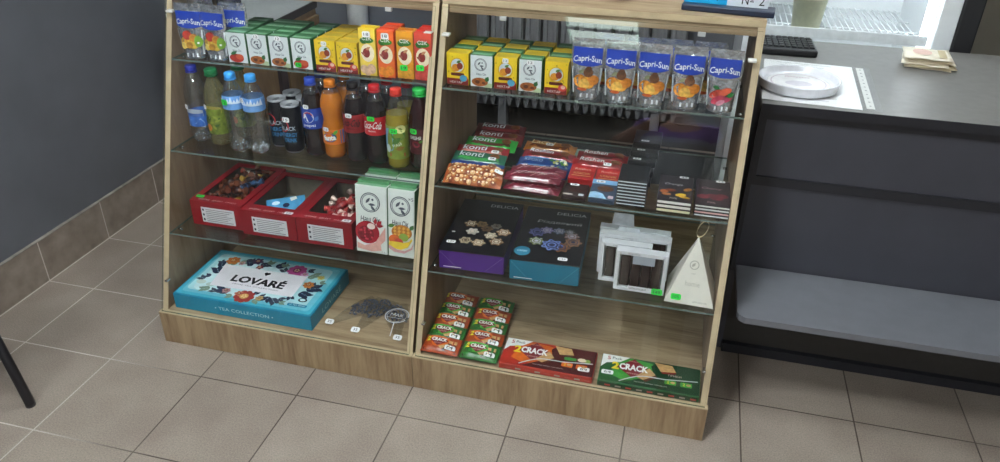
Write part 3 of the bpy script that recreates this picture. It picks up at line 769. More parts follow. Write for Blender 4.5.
def feet(t, rad, m):
    """the five lobes of a moulded plastic foot"""
    b = MB()
    for i in range(5):
        a = 2 * PI * i / 5 + .3
        b.lathe([(.0005, .001), (.006, .0015), (.0085, .008), (.007, .018), (.0005, .024)], m, 8, c=(rad * .64 * math.cos(a), rad * .64 * math.sin(a)))
    return b.build('moulded_foot', t)
COLA = mat('#170b08', .12, coat=.6, var=.02); ORANGE = mat('#b8690f', .2, coat=.5, var=.05); TEA = mat('#8f7f2a', .2, coat=.5, var=.06); DARKJ = mat('#2a0e10', .2, coat=.4, var=.05)
PALEJ = glass('#e6e2ae', .12, .05, .7, .10)
# dark cola with blue label
def cola_blue(label):
    t = bottle('cola_bottle', label, CURVE, .23, COLA, .185, mat('#2747b0', .4), group='half-litre bottles on the left middle shelf')
    r = .0328; b = lab(t, r, .084, .144, mat('#1c3f9e', .4)); P = cyl(r, 0)
    b.ell(P, 0, .119, .0165, .0165, WHITE, 1, 20); b.ell(P, 0, .119, .0152, .0152, mat('#c8202b'), 2, 16, 0, .1, PI + .1); b.ell(P, 0, .119, .0152, .0152, mat('#1b4fb5'), 2, 16, 0, PI + .35, 2 * PI - .15)
    b.text(P, 'pepsi', .002, .094, .010, WHITE, 2, w=.034, bold=.001); b.leaf(P, .018, .108, .018, .012, .9, mat('#4b7bd0'), 2); b.leaf(P, -.032, .12, .016, .012, 2, mat('#12306f'), 2)
    b.build('label', t); return t
t = cola_blue('dark cola bottle with blue cap, blue label and white sticker'); t.location = (-.368, .286, ZL2)
sticker(t, cyl(.0308, -.05), -.002, .149, .016, .012, '25'); pepsi = t
# orange soda
def orange_soda(label):
    t = bottle('orange_soda_bottle', label, BUMP, .23, ORANGE, .19, mat('#d97a12', .4), group='half-litre bottles on the left middle shelf')
    r = .0322; b = lab(t, r, .044, .088, mat('#e27313', .4)); P = cyl(r, 0)
    b.ell(P, .0, .066, .021, .016, mat('#2f6b34'), 1); b.ell(P, 0, .065, .019, .0125, mat('#1d4fa3'), 2); b.text(P, 'fanta', 0, .065, .016, WHITE, 3, w=.036, rot=.12, bold=.002); b.leaf(P, .012, .075, .018, .01, .8, mat('#5da637'), 4); b.ell(P, -.018, .077, .006, .005, mat('#f3a326'), 3, 10); b.rect(P, .031, .045, .046, .086, mat('#5b6fae'), 1)
    b.build('label', t); return t
t = orange_soda('orange soda bottle with orange cap and orange label'); t.location = (-.309, .286, ZL2); fanta = t
sticker(t, cyl(.0325, -.1), -.004, .090, .016, .012, '25')
def cola_red(label, dark):
    t = bottle('cola_bottle', label, CURVE, .23, COLA, .185, mat('#15100f', .4) if dark else mat('#c81f26', .4), group='half-litre bottles on the left middle shelf')
    r = .0328; b = lab(t, r, .088, .140, mat('#8f1a1f' if dark else '#bf1c24', .4)); P = cyl(r, 0)
    b.text(P, 'Coca-Cola', 0, .116, .021, mat('#1a0d0d') if dark else WHITE, 2, w=.056, shear=.35, bow=.002, bold=.0004)
    b.line(P, -.022, .103, .02, .107, .0016, mat('#1a0d0d') if dark else WHITE, 2)
    b.text(P, 'ZERO' if dark else 'ORIGINAL', .0, .101, .004, WHITE if not dark else mat('#1a0d0d'), 3, w=.022)
    b.build('label', t); return t
t = cola_red('dark cola bottle with black cap and dark red label', True); t.location = (-.241, .283, ZL2); zero = t
sticker(t, cyl(.0330, -.02), -.002, .139, .018, .012, '26')
t = cola_red('dark cola bottle with red cap and bright red label', False); t.location = (-.178, .283, ZL2); coke = t
sticker(t, cyl(.0330, 0), -.001, .137, .020, .013, '26', True)
def iced_tea(label, capc):
    t = bottle('iced_tea_bottle', label, STRAIGHT, .225, TEA, .165, mat(capc, .4), group='half-litre bottles on the left middle shelf')
    r = .0318; b = lab(t, r, .030, .125, mat('#7d8c35', .4, var=.25, scale=50)); P = cyl(r, 0)
    b.rrect(P, -.016, .085, .03, .066, .012, mat('#6fa3c4', .5, var=.15), 1); b.ell(P, .013, .10, .02, .014, mat('#4f7a2a'), 2); b.leaf(P, -.004, .075, .03, .016, .7, mat('#3e6a25'), 3); b.leaf(P, .004, .06, .026, .014, .2, mat('#8b6b2a'), 3)
    b.rect(P, -.012, .03, .038, .048, mat('#b02a2a'), 3); b.ell(P, -.018, .06, .008, .012, mat('#c9d8dc'), 2); b.text(P, 'ЧАЙ', .008, .074, .010, WHITE, 4, w=.024, rot=.3)
    b.ell(P, .02, .118, .014, .012, mat('#d8d68e'), 4); b.build('label', t); return t
t = iced_tea('pale iced tea bottle with red cap and picture label', '#d6392b'); t.location = (-.112, .272, ZL2); tea = t
sticker(t, cyl(.0322, 0), .001, .113, .020, .014, '24', True)
t = bottle('dark_juice_bottle', 'dark juice bottle with bright green cap by the right post', STRAIGHT, .225, DARKJ, .19, mat('#27b24a', .4), .0185, group='half-litre bottles on the left middle shelf'); t.location = (-.051, .288, ZL2); djuice = t
b = lab(t, .0318, .045, .118, mat('#4a1a1f', .4, var=.2)); P = cyl(.0318, 0)
b.rect(P, -.03, .02, .05, .062, mat('#d9d4cc'), 1); b.text(P, 'ВИШНЯ', -.006, .093, .010, WHITE, 2, w=.034); b.ell(P, -.004, .074, .012, .009, mat('#7b1d2b', .5, var=.3), 2); b.leaf(P, .004, .08, .014, .008, .5, mat('#4f7a2a'), 3); b.build('label', t)
sticker(t, cyl(.0322, -.1), -.006, .112, .020, .015, '28', True)
# waters
LBL = mat('#6fa3e0', .4, var=.25, scale=30)
def water(label):
    t = bottle('water_bottle', label, SLIMW, .23, WATER, .5, mat('#3f9be0', .4), .0152, 'half-litre bottles on the left middle shelf', WATER)
    r = .0310; b = MB(); b.lathe([(r, .128), (r + .0002, .152), (r - .0014, .166)], LBL, 28, cap=False); P = cyl(r + .0003, 0)
    for i in range(9):
        u = -.036 + i * .009; b.shape(P, [(u - .006, .146), (u + .006, .146), (u + .001, .158 + .004 * (i % 3))], mat('#dfe9f5'), 2)
    b.rect(P, -.04, .04, .128, .136, mat('#5f92d6'), 1); b.build('label', t)
    feet(t, .028, glass('#f4f8fa', .25, .08, .6)); return t
t = water('clear water bottle with light blue cap and green sticker'); t.location = (-.592, .252, ZL2); sticker(t, cyl(.0316, -.1), -.006, .150, .020, .016, '12', True); w0 = t
t = water('clear water bottle with light blue cap beside the black cans'); t.location = (-.5295, .252, ZL2); sticker(t, cyl(.0316, -.4), -.004, .160, .014, .014, '12', False, .4)
t = bottle('water_bottle', 'clear water bottle with dark blue cap at the left end', CURVE, .23, WATER, .5, mat('#222c94', .4), .0155, 'half-litre bottles on the left middle shelf', WATER); t.location = (-.738, .288, ZL2)
b = lab(t, .0305, .048, .088, mat('#3c6fc0', .4, var=.3, scale=30)); P = cyl(.0307, 0)
b.rect(P, -.03, .03, .078, .096, mat('#dfe4e8'), 1); b.shape(P, [(-.03, .055), (-.01, .07), (.005, .058), (.02, .074), (.03, .06), (.03, .05), (-.03, .05)], mat('#9ec0ea'), 1); b.rect(P, -.03, .03, .044, .049, mat('#e8edf2'), 1); b.build('label', t)
feet(t, .029, glass('#f4f8fa', .25, .08, .6)); sticker(t, cyl(.0322, -.3), -.006, .108, .013, .013, '11')
t = bottle('lemonade_bottle', 'pale lemonade bottle with dark green cap and leafy label', STRAIGHT, .225, PALEJ, .5, mat('#12703c', .4), .018, 'half-litre bottles on the left middle shelf', PALEJ); t.location = (-.668, .278, ZL2); lemon = t
b = lab(t, .0316, .036, .112, mat('#6f7f2c', .4, var=.4, scale=60)); P = cyl(.0318, 0)
b.rect(P, -.03, .03, .100, .116, mat('#cdbf63'), 1); b.ell(P, -.014, .056, .010, .011, mat('#d8813c'), 2)
for i in range(14): b.leaf(P, R.uniform(-.026, .018), R.uniform(.05, .098), .018, .008, R.uniform(0, 3), mat(['#3f5f22', '#8f9a3c', '#2f4a1c'][i % 3]), 2 + i % 3)
b.build('label', t); sticker(t, cyl(.0322, -.35), -.006, .118, .013, .013, '17')
# second row
dup(lemon, (-.628, .348, ZL2), 'second lemonade bottle, its dark green cap behind the clear waters')
dup(pepsi, (-.372, .356, ZL2), 'second blue-label cola bottle behind the front one'); dup(fanta, (-.300, .356, ZL2), 'second orange soda bottle behind the front one')
dup(zero, (-.232, .352, ZL2), 'second black-cap cola bottle behind the front one'); dup(coke, (-.170, .352, ZL2), 'second red-cap cola bottle behind the front one')
t = iced_tea('second iced tea bottle, its dark red cap behind the front one', '#b0252a'); t.location = (-.108, .345, ZL2)
# cans
CANB = mat('#17181c', .28, metal=.3, var=.05); ALU = mat('#c2c4c8', .35, metal=.4, var=.05); ALUD = mat('#8d9095', .35, metal=.4, var=.05)
def can(label):
    t = thing('drink_can', label, 'drink can', group='black drink cans')
    r = .0288; H = .143
    b = MB(); b.lathe([(.021, .002), (.0235, 0), (.0272, .006), (r, .013), (r, .128), (.0262, .137), (.0258, .140), (.0264, .143), (.0250, .143), (.0244, .139), (.0005, .1385)], [ALU, ALU, CANB, CANB, CANB, ALU, ALU, ALU, ALU, ALU], 28); b.build('can_body', t)
    b = MB(); b.lathe([(.0005, .139), (.0055, .139), (.0055, .1402), (.0005, .1402)], ALUD, 12, c=(0, .004)); b.rrect(top(.1404), 0, -.006, .012, .016, .005, ALUD, 1); b.rrect(top(.1388), 0, -.011, .016, .014, .006, ALUD, 1); b.build('pull_tab', t)
    b = MB(); P = cyl(r, 0)
    b.ring(P, -.014, .084, .019, .003, mat('#c22a35'), 1, 20); b.rect(P, -.014, .03, .06, .11, CANB, 2)
    b.text(P, 'BLACK', .002, .077, .012, mat('#b9bec6'), 3, w=.042, bold=.0006); b.text(P, 'ENERGY', .004, .058, .012, mat('#3f87bd'), 3, w=.044, bold=.0008); b.text(P, 'DRINK', .006, .042, .012, mat('#3f87bd'), 3, w=.034, bold=.0008)
    b.build('print', t); return t
t = can('black can at front right, white sticker, beside the blue-label cola'); t.location = (-.437, .284, ZL2); sticker(t, cyl(.0292, 0), -.001, .104, .020, .015, '15'); can2 = t
t = can('black can at front left, beside the clear water bottle'); t.location = (-.494, .314, ZL2)
dup(t, (-.476, .372, ZL2), 'black can behind the front left can'); dup(t, (-.420, .344, ZL2), 'black can behind the front right can')
# ------------------------------------------------------------------ left cabinet: sweets trays, big cartons, tea box, cone bags
RED = mat('#8e1620', .4, var=.06, scale=30); REDD = mat('#6d1019', .45); CARD = mat('#7f7566', .6, var=.1); PAPER = mat('#d9d9da', .55, var=.02); TXTG = mat('#77777c', .6)
def tray(label, W, D, H, x, y, tagt, green, tpos):
    t = thing('sweets_tray', label, 'sweets tray', (x, y, ZL3), group='red cardboard sweets trays')
    b = MB(); w = .003
    b.box(0, W, 0, w, 0, H, RED); b.box(0, W, D - w, D, 0, H, RED); b.box(0, w, w, D - w, 0, H, RED); b.box(W - w, W, w, D - w, 0, H, RED); b.box(w, W - w, w, D - w, 0, w, CARD)
    b.build('tray_box', t)
    b = MB(); e = w + .0008
    b.box(w, e, w, D - w, w, H - .001, CARD); b.box(W - e, W - w, w, D - w, w, H - .001, CARD); b.box(e, W - e, D - e, D - w, w, H - .001, CARD); b.box(e, W - e, w, e, w, H - .001, CARD); b.build('liner', t)
    # rim with a window cut in it
    b = MB(); m0, m1, ms = .040, .022, .020; z0, z1 = H, H + .0025
    b.box(0, W, 0, m0, z0, z1, RED); b.box(0, W, D - m1, D, z0, z1, RED); b.box(0, ms, m0, D - m1, z0, z1, RED); b.box(W - ms, W, m0, D - m1, z0, z1, RED)
    P = top(z1)
    for k in range(3): b.text(P, ['ЦУКЕРКИ', 'ДЕСЕРТ', 'СОЛОДКЕ'][k], W * (.24 + .26 * k), .012, .008, mat('#f0d8d4'), 1, w=W * .2)
    b.build('rim', t)
    b = MB(); P = front(0); b.rect(P, W * .20, W * .84, .012, H - .016, PAPER, 1)
    for k in range(8):
        v = H - .023 - k * .0062
        b.rect(P, W * .29, W * (.80 - .05 * (k % 3)), v - .0009, v + .0009, TXTG, 2)
    for k in range(3): b.rrect(P, W * .24, H - .025 - k * .016, .006, .007, .001, mat('#3d3d42'), 2)
    b.build('info_sticker', t)
    sticker(t, top(H + .0025), tpos[0], tpos[1], .026, .014, tagt, green)
    return t
TR = [(.170, .270, .078, -.742, .172), (.174, .262, .078, -.568, .158), (.171, .262, .080, -.3915, .158)]
tray('leftmost red sweets tray, full of mixed wrapped sweets', *TR[0], '60', True, (.022, .024))
tray('middle red sweets tray, nearly empty with one blue packet', *TR[1], '60', False, (.15, .012))
tray('rightmost red sweets tray with red sweets, beside the pomegranate carton', *TR[2], '50', False, (.152, .012))
def candy(cols, label, L=.048, r=.0105):
    """a twist-wrapped sweet"""
    a, bb_ = mat(cols[0], .3, var=.3, scale=80, coat=.4), mat(cols[1], .35, var=.2, coat=.3)
    M = Matrix.Rotation(PI / 2, 4, 'Y')
    pr = [(.0095, -L * .78), (.0085, -L * .70), (.0028, -L * .42), (r * .85, -L * .34), (r, -L * .15), (r, L * .15), (r * .85, L * .34), (.0028, L * .42), (.0085, L * .70), (.0095, L * .78)]
    b = MB(); b.lathe(pr, [bb_, bb_, bb_, a, a, a, bb_, bb_, bb_], 10, M=M)
    for i in range(5): b.lathe([(r * 1.03, -.003 + .0001 * i), (r * 1.03, .003)], bb_, 10, M=M, cap=False)
    o = b.build('wrapped_sweet'); tag(o, label, 'sweet'); return o
def heap(protos, n, x0, x1, y0, y1, zlo, zhi, group):
    used = {}
    for i in range(n):
        p, lab_ = protos[i % len(protos)]
        if p.name in used: o = p.copy(); C.objects.link(o)
        else: o = p; used[p.name] = 1
        f = i / n
        o.location = (R.uniform(x0, x1), R.uniform(y0, y1), zlo + (zhi - zlo) * f)
        o.rotation_euler = (R.uniform(-.5, .5), R.uniform(-.5, .5), R.uniform(0, PI)); o['group'] = group
        o.scale = (R.uniform(.9, 1.1),) * 3
kinds = [(('#2b1512', '#5c2c1a'), 'dark brown wrapped sweet heaped in the leftmost red tray'), (('#8f6a24', '#c29b46'), 'gold wrapped sweet heaped in the leftmost red tray'), (('#c9c5bd', '#a3463a'), 'pale wrapped sweet heaped in the leftmost red tray'), (('#16233f', '#3f628e'), 'dark blue wrapped sweet heaped in the leftmost red tray'), (('#3a1a16', '#7a4630'), 'chocolate brown sweet with coppery twists in the leftmost red tray')]
x, y = TR[0][3], TR[0][4]
pr_ = [(candy(c, l), l) for c, l in kinds]
heap([pr_[i] for i in (0, 4, 1, 0, 2, 4, 0, 3, 4, 0)], 50, x + .036, x + .136, y + .066, y + .228, ZL3 + .02, ZL3 + .096, 'sweets in the leftmost tray')
kinds = [(('#8c1a20', '#b8433e'), 'red wrapped sweet in the rightmost red tray'), (('#8f2a2c', '#d8b7ac'), 'red sweet with pale printed wrapper in the rightmost red tray')]
x, y = TR[2][3], TR[2][4]
heap([(candy(c, l, .046, .0115), l) for c, l in kinds], 22, x + .045, x + .135, y + .068, y + .205, ZL3 + .014, ZL3 + .075, 'sweets in the rightmost tray')
def pillow(name, L, W, H, ms, nx=14, ny=8, crimp=.010, relief=0., seed=0):
    """flow-wrapped bar: swollen middle, flat crimped ends; returns MB and a mapper for its upper face"""
    rr = random.Random(seed); b = MB()
    ph = [rr.uniform(0, 6) for _ in range(4)]
    def hgt(u, v):
        e = min(1, max(0, (L / 2 - abs(u)) - crimp) / .012); s = max(0, 1 - (2 * v / W) ** 4)
        return H / 2 * (e ** .5) * (s ** .5) + .0008
    def wav(u, v): return .0009 * math.sin(u * 190 + ph[0] + 40 * v) + .0007 * math.sin(u * 330 + ph[1]) + relief * math.sin(u * 420 + ph[2]) * math.sin(v * 420 + ph[3])
    for s in (1, -1):
        vs = []; fs = []
        for i in range(nx + 1):
            u = -L / 2 + L * i / nx
            for j in range(ny + 1):
                v = -W / 2 + W * j / ny; e = 1 if 0 < j < ny and 0 < i < nx else 0
                vs.append((u, v, H / 2 + s * (hgt(u, v) + wav(u, v) * e)))
        for i in range(nx):
            for j in range(ny):
                a = i * (ny + 1) + j; f = (a, a + ny + 1, a + ny + 2, a + 1); fs.append(f if s > 0 else f[::-1])
        b.add(vs, fs, ms, True)
    def P(u, v, k): return (u, v, H / 2 + hgt(u, v) + .0016 + relief + EPS * k)
    return b, P
# the blue packet in the middle tray
x, y = TR[1][3], TR[1][4]
b, P = pillow('p', .115, .085, .030, mat('#4fa0cf', .35, var=.15, scale=40, coat=.3), seed=4)
t = thing('sweets_packet', 'light blue packet with a dark dot in the middle red tray', 'packet', (x + .092, y + .100, ZL3 + .034), .4)
o = b.build('wrapper', t); o.rotation_euler = (.45, -.1, 0)
b = MB(); b.ell(P, .005, .0, .010, .008, mat('#152648'), 2); b.ell(P, -.025, .012, .012, .007, mat('#cfe3ef'), 2); b.shape(P, [(.02, .012), (.038, .02), (.034, .03), (.016, .026)], WHITE, 2); b.text(P, 'Bob', -.02, -.016, .010, WHITE, 3, w=.024)
o = b.build('print', t); o.rotation_euler = (.45, -.1, 0)
# litre cartons, leaning back a little
def big_carton(label, W, kind):
    D, H = .062, .200
    t = thing('juice_carton', label, 'juice carton', group='litre juice cartons')
    b = MB(); P = front(-D / 2)
    b.box(-W / 2, W / 2, -D / 2, D / 2, 0, H, mat('#dfe6df', .45, var=.02), .0012); b.box(-W / 2 + .001, W / 2 - .001, -.012, .010, H, H + .008, mat('#5f9a6a', .45), .001); b.rect(top(H), -W / 2 + .002, W / 2 - .002, -D / 2 + .002, D / 2 - .002, mat('#7fb088', .45), 1)
    b.rect(rside(W / 2), -D / 2 + .002, D / 2 - .002, .002, H - .002, mat('#4d8a58', .45), 1)
    b.build('box', t)
    b = MB(); cx_ = -.002
    bird(b, P, cx_, H - .048, .029); b.text(P, 'Наш Сік', cx_, H - .098, .017, mat('#26303a'), 2, w=W * .62, shear=.1, bold=.0009)
    b.text(P, 'ГРАНАТ' if kind == 'pom' else 'МУЛЬТИФРУКТ', cx_, H - .115, .004, TXTG, 2, w=W * .42)
    if kind == 'pom':
        b.ell(P, -.012, .062, .036, .034, mat('#a8202e', .5, var=.2, scale=60), 3, 24); b.ell(P, -.016, .058, .024, .023, mat('#7a1420', .5, var=.35, scale=150), 4)
        for i in range(14): b.ell(P, -.016 + R.uniform(-.018, .018), .058 + R.uniform(-.017, .017), .003, .0035, mat('#c2384a', .3), 5, 8)
        b.ell(P, .0, .082, .012, .009, mat('#efd9cf'), 5); b.leaf(P, .016, .086, .022, .012, .8, mat('#b5303a'), 5); b.leaf(P, .016, .084, .022, .010, .2, mat('#9c2530'), 6); b.leaf(P, .012, .088, .02, .010, 1.5, mat('#b5303a'), 5)
        b.shape(P, [(.028, .030), (.042, .045), (.0425, .085), (.03, .065), (.012, .035), (-.02, .022), (-.042, .030), (-.042, .012), (.0, .006), (.03, .012)], mat('#d9a79a', .5, var=.1), 7)
        b.text(P, '1 л', W / 2 - .010, .008, .006, TXTG, 8)
    else:
        b.ell(P, .002, .076, .030, .022, mat('#b9752c', .5, var=.3, scale=90), 3, 24); 
        for i in range(4):
            for j in range(3): b.rrect(P, -.018 + i * .013, .068 + j * .010, .008, .007, .001, mat('#e0a447'), 4, PI / 4)
        b.leaf(P, .026, .085, .02, .012, 1.0, mat('#3c6b3a'), 4); b.leaf(P, -.038, .09, .022, .012, .3, mat('#4f7f3a'), 4)
        b.ell(P, -.020, .052, .016, .015, mat('#d0622a', .5, var=.2), 5); b.ell(P, -.006, .046, .013, .012, mat('#c8453a', .5, var=.2), 6); b.ell(P, .008, .062, .014, .012, mat('#8aa545'), 5)
        n = 10; pts = [(-.034 + .068 * i / n, .026 + .034 * (i / n) ** 2) for i in range(n + 1)] + [(.034 - .068 * i / n, .050 + .018 * (1 - i / n) - .030 * math.sin(PI * i / n)) for i in range(n + 1)]
        b.shape(P, [(-.036, .036), (-.02, .026), (.0, .024), (.02, .034), (.034, .056), (.032, .062), (.024, .052), (.008, .046), (-.01, .047), (-.034, .046)], mat('#e2c53a', .5, var=.08), 7)
        b.shape(P, [(-.036, .026), (-.02, .016), (.01, .014), (.034, .03), (.037, .05), (.03, .034), (.012, .022), (-.012, .024), (-.036, .036)], mat('#cfa0a0', .5), 8)
        b.text(P, '×5', W / 2 - .009, H - .024, .010, mat('#26303a'), 3)
    b.build('front_print', t); return t
LEAN = -math.radians(6.5)
t = big_carton('litre juice carton with a pomegranate, beside the red tray', .092, 'pom'); t.location = (-.158, .146 + .031, ZL3 + .004); t.rotation_euler.x = LEAN
t2 = big_carton('litre multifruit carton with a banana, by the post', .076, 'mix'); t2.location = (-.0705, .146 + .031, ZL3 + .004); t2.rotation_euler.x = LEAN
o = dup(t, (-.157, .246, ZL3 + .004), 'second litre carton behind the pomegranate one'); o.rotation_euler.x = LEAN
o = dup(t2, (-.070, .246, ZL3 + .004), 'second litre carton behind the banana one'); o.rotation_euler.x = LEAN
# flat teal tea chest
LW, LD, LH = .448, .262, .052
t = thing('tea_box', 'large flat teal tea gift box with flowers on the bottom board', 'tea box', (-.764, .040, ZP))
TEAL = mat('#0f86a8', .35, var=.08, scale=12); TEALL = mat('#49b4cb', .35, var=.06); ICE = mat('#b3e0e6', .35, var=.08, scale=10); ICEL = mat('#cfecef', .35, var=.05)
b = MB(); b.box(0, LW, 0, LD, 0, LH, TEAL, .003); b.build('box', t)
b = MB(); P = top(LH)
b.rrect(P, LW / 2, LD / 2, LW - .012, LD - .012, .006, TEALL, 1); b.rrect(P, LW / 2, LD / 2 + .002, LW - .034, LD - .034, .010, mat('#74c6d6', .35), 2); b.rrect(P, LW / 2 - .006, LD / 2 + .004, LW - .060, LD - .056, .014, ICE, 3); b.rrect(P, LW / 2 - .04, LD / 2 - .01, LW - .16, LD - .09, .02, ICEL, 4)
NAVY = mat('#24324f'); SAGE = mat('#7f9a86'); DARKL = mat('#3d4a5c')
def flower(u, v, r, c1, c2, n=7, k=6):
    for i in range(n):
        a = 2 * PI * i / n; b.ell(P, u + .62 * r * math.cos(a), v + .62 * r * math.sin(a), r * .45, r * .36, c1, k + i % 2, 10, a)
    b.ell(P, u, v, r * .45, r * .45, c2, k + 3, 12)
    for i in range(5): b.ell(P, u + .2 * r * math.cos(i * 1.3), v + .2 * r * math.sin(i * 1.3), r * .09, r * .09, mat('#f0dca0'), k + 4, 8)
def sprig(u, v, rot, n, L, m, k=5):
    for i in range(n):
        q = i * L * .45; uu, vv = u + q * math.cos(rot), v + q * math.sin(rot)
        b.leaf(P, uu, vv, L, L * .5, rot + .7, m, k); b.leaf(P, uu, vv, L, L * .5, rot - .7, m, k)
sprig(.075, .13, 2.3, 3, .026, NAVY); sprig(.085, .195, 2.6, 2, .022, NAVY); sprig(.05, .09, 2.8, 2, .02, DARKL); sprig(.06, .165, 1.9, 3, .02, NAVY)
flower(.080, .206, .022, mat('#d07a35'), mat('#b25a2a')); sprig(.105, .205, .2, 2, .02, SAGE); sprig(.13, .20, 1.0, 3, .022, DARKL); flower(.158, .222, .018, mat('#5b4668'), mat('#8e3b55'), 6); sprig(.175, .205, .4, 3, .022, DARKL); flower(.18, .192, .012, mat('#9a3b4e'), mat('#d8a08a'), 5)
sprig(.23, .205, .9, 3, .024, NAVY); flower(.302, .205, .030, mat('#c0468f'), mat('#8d2b62'), 9); sprig(.255, .215, 2.0, 2, .018, SAGE); flower(.391, .188, .012, mat('#d9cf74'), mat('#c79f3a'), 6)
sprig(.36, .195, .3, 2, .022, SAGE); flower(.372, .142, .017, mat('#d3813c'), mat('#9c4a2a')); sprig(.375, .12, .4, 3, .030, NAVY); sprig(.365, .10, -.4, 3, .026, NAVY); sprig(.385, .135, 1.1, 2, .02, DARKL)
flower(.217, .036, .030, mat('#a33a34'), mat('#d8a75a'), 9); flower(.195, .045, .014, mat('#c9785a'), mat('#7c2b2b'), 6); sprig(.16, .045, 3.0, 3, .026, DARKL); sprig(.25, .03, -.3, 2, .022, SAGE); sprig(.14, .055, 3.3, 2, .024, NAVY); sprig(.30, .05, -.8, 3, .022, DARKL); sprig(.29, .055, -1.8, 2, .024, NAVY); sprig(.32, .055, -.2, 2, .018, DARKL)
for u, v, r_, n_, L_, c_ in ((.10, .19, 2.9, 2, .018, SAGE), (.12, .215, .5, 2, .016, DARKL), (.20, .215, 1.4, 2, .02, SAGE), (.27, .19, 2.4, 2, .02, DARKL), (.335, .215, .2, 2, .018, NAVY), (.355, .175, 1.0, 2, .018, SAGE), (.40, .16, .6, 2, .016, SAGE), (.345, .075, -1.0, 2, .018, NAVY), (.33, .035, .2, 2, .016, SAGE), (.26, .045, .6, 2, .018, DARKL), (.18, .03, 3.4, 2, .018, SAGE), (.12, .04, 3.0, 2, .018, DARKL), (.06, .11, 3.2, 2, .016, NAVY), (.055, .185, 2.4, 2, .016, DARKL), (.24, .055, 1.2, 2, .014, NAVY), (.145, .19, 1.8, 2, .016, NAVY)): sprig(u, v, r_, n_, L_, c_)
flower(.115, .198, .011, mat('#c9a0a8'), mat('#8c4a58'), 6); flower(.335, .19, .013, mat('#d7a2c4'), mat('#a3528a'), 6); flower(.265, .04, .012, mat('#c8a56a'), mat('#8c5a2a'), 6); flower(.15, .05, .013, mat('#b98a8a'), mat('#6d2f3a'), 6)
b.ell(P, .05, .074, .016, .011, mat('#c6d8cf'), 5); b.ell(P, .085, .068, .014, .010, mat('#b9cfc6'), 5); sprig(.095, .05, 3.6, 3, .02, SAGE)
b.shape(P, [(.088, .060), (.356, .066), (.352, .178), (.070, .176)], mat('#ece9ee', .45, var=.01), 12)
b.text(P, 'LOVARÉ', .222, .116, .044, mat('#17181f'), 14, w=.175, bold=.0014)
b.ell(P, .222, .160, .0055, .0055, mat('#17181f'), 14, 12); b.ell(P, .231, .160, .0055, .0055, mat('#17181f'), 14, 12); b.shape(P, [(.2172, .158), (.2358, .158), (.2265, .146)], mat('#17181f'), 15)
b.text(P, 'PRIME TEA COLLECTION', .226, .084, .006, mat('#8d8890'), 14, w=.15)
b.rrect(P, .388, .036, .062, .013, .005, TEAL, 6); b.text(P, '90 TEA BAGS', .388, .036, .006, mat('#d7eef3'), 7, w=.05); b.ell(P, .392, .064, .014, .010, mat('#1d2430'), 6); b.ell(P, .392, .064, .009, .006, ICEL, 7)
b.build('lid_print', t)
b = MB(); Pf = front(0); b.text(Pf, '• TEA COLLECTION •', .232, .025, .011, mat('#c5e8ef'), 1, w=.19); Pr = rside(LW); b.text(Pr, 'LOVARÉ', .135, .026, .022, mat('#8fd0de'), 1, w=.13); b.build('side_lettering', t)
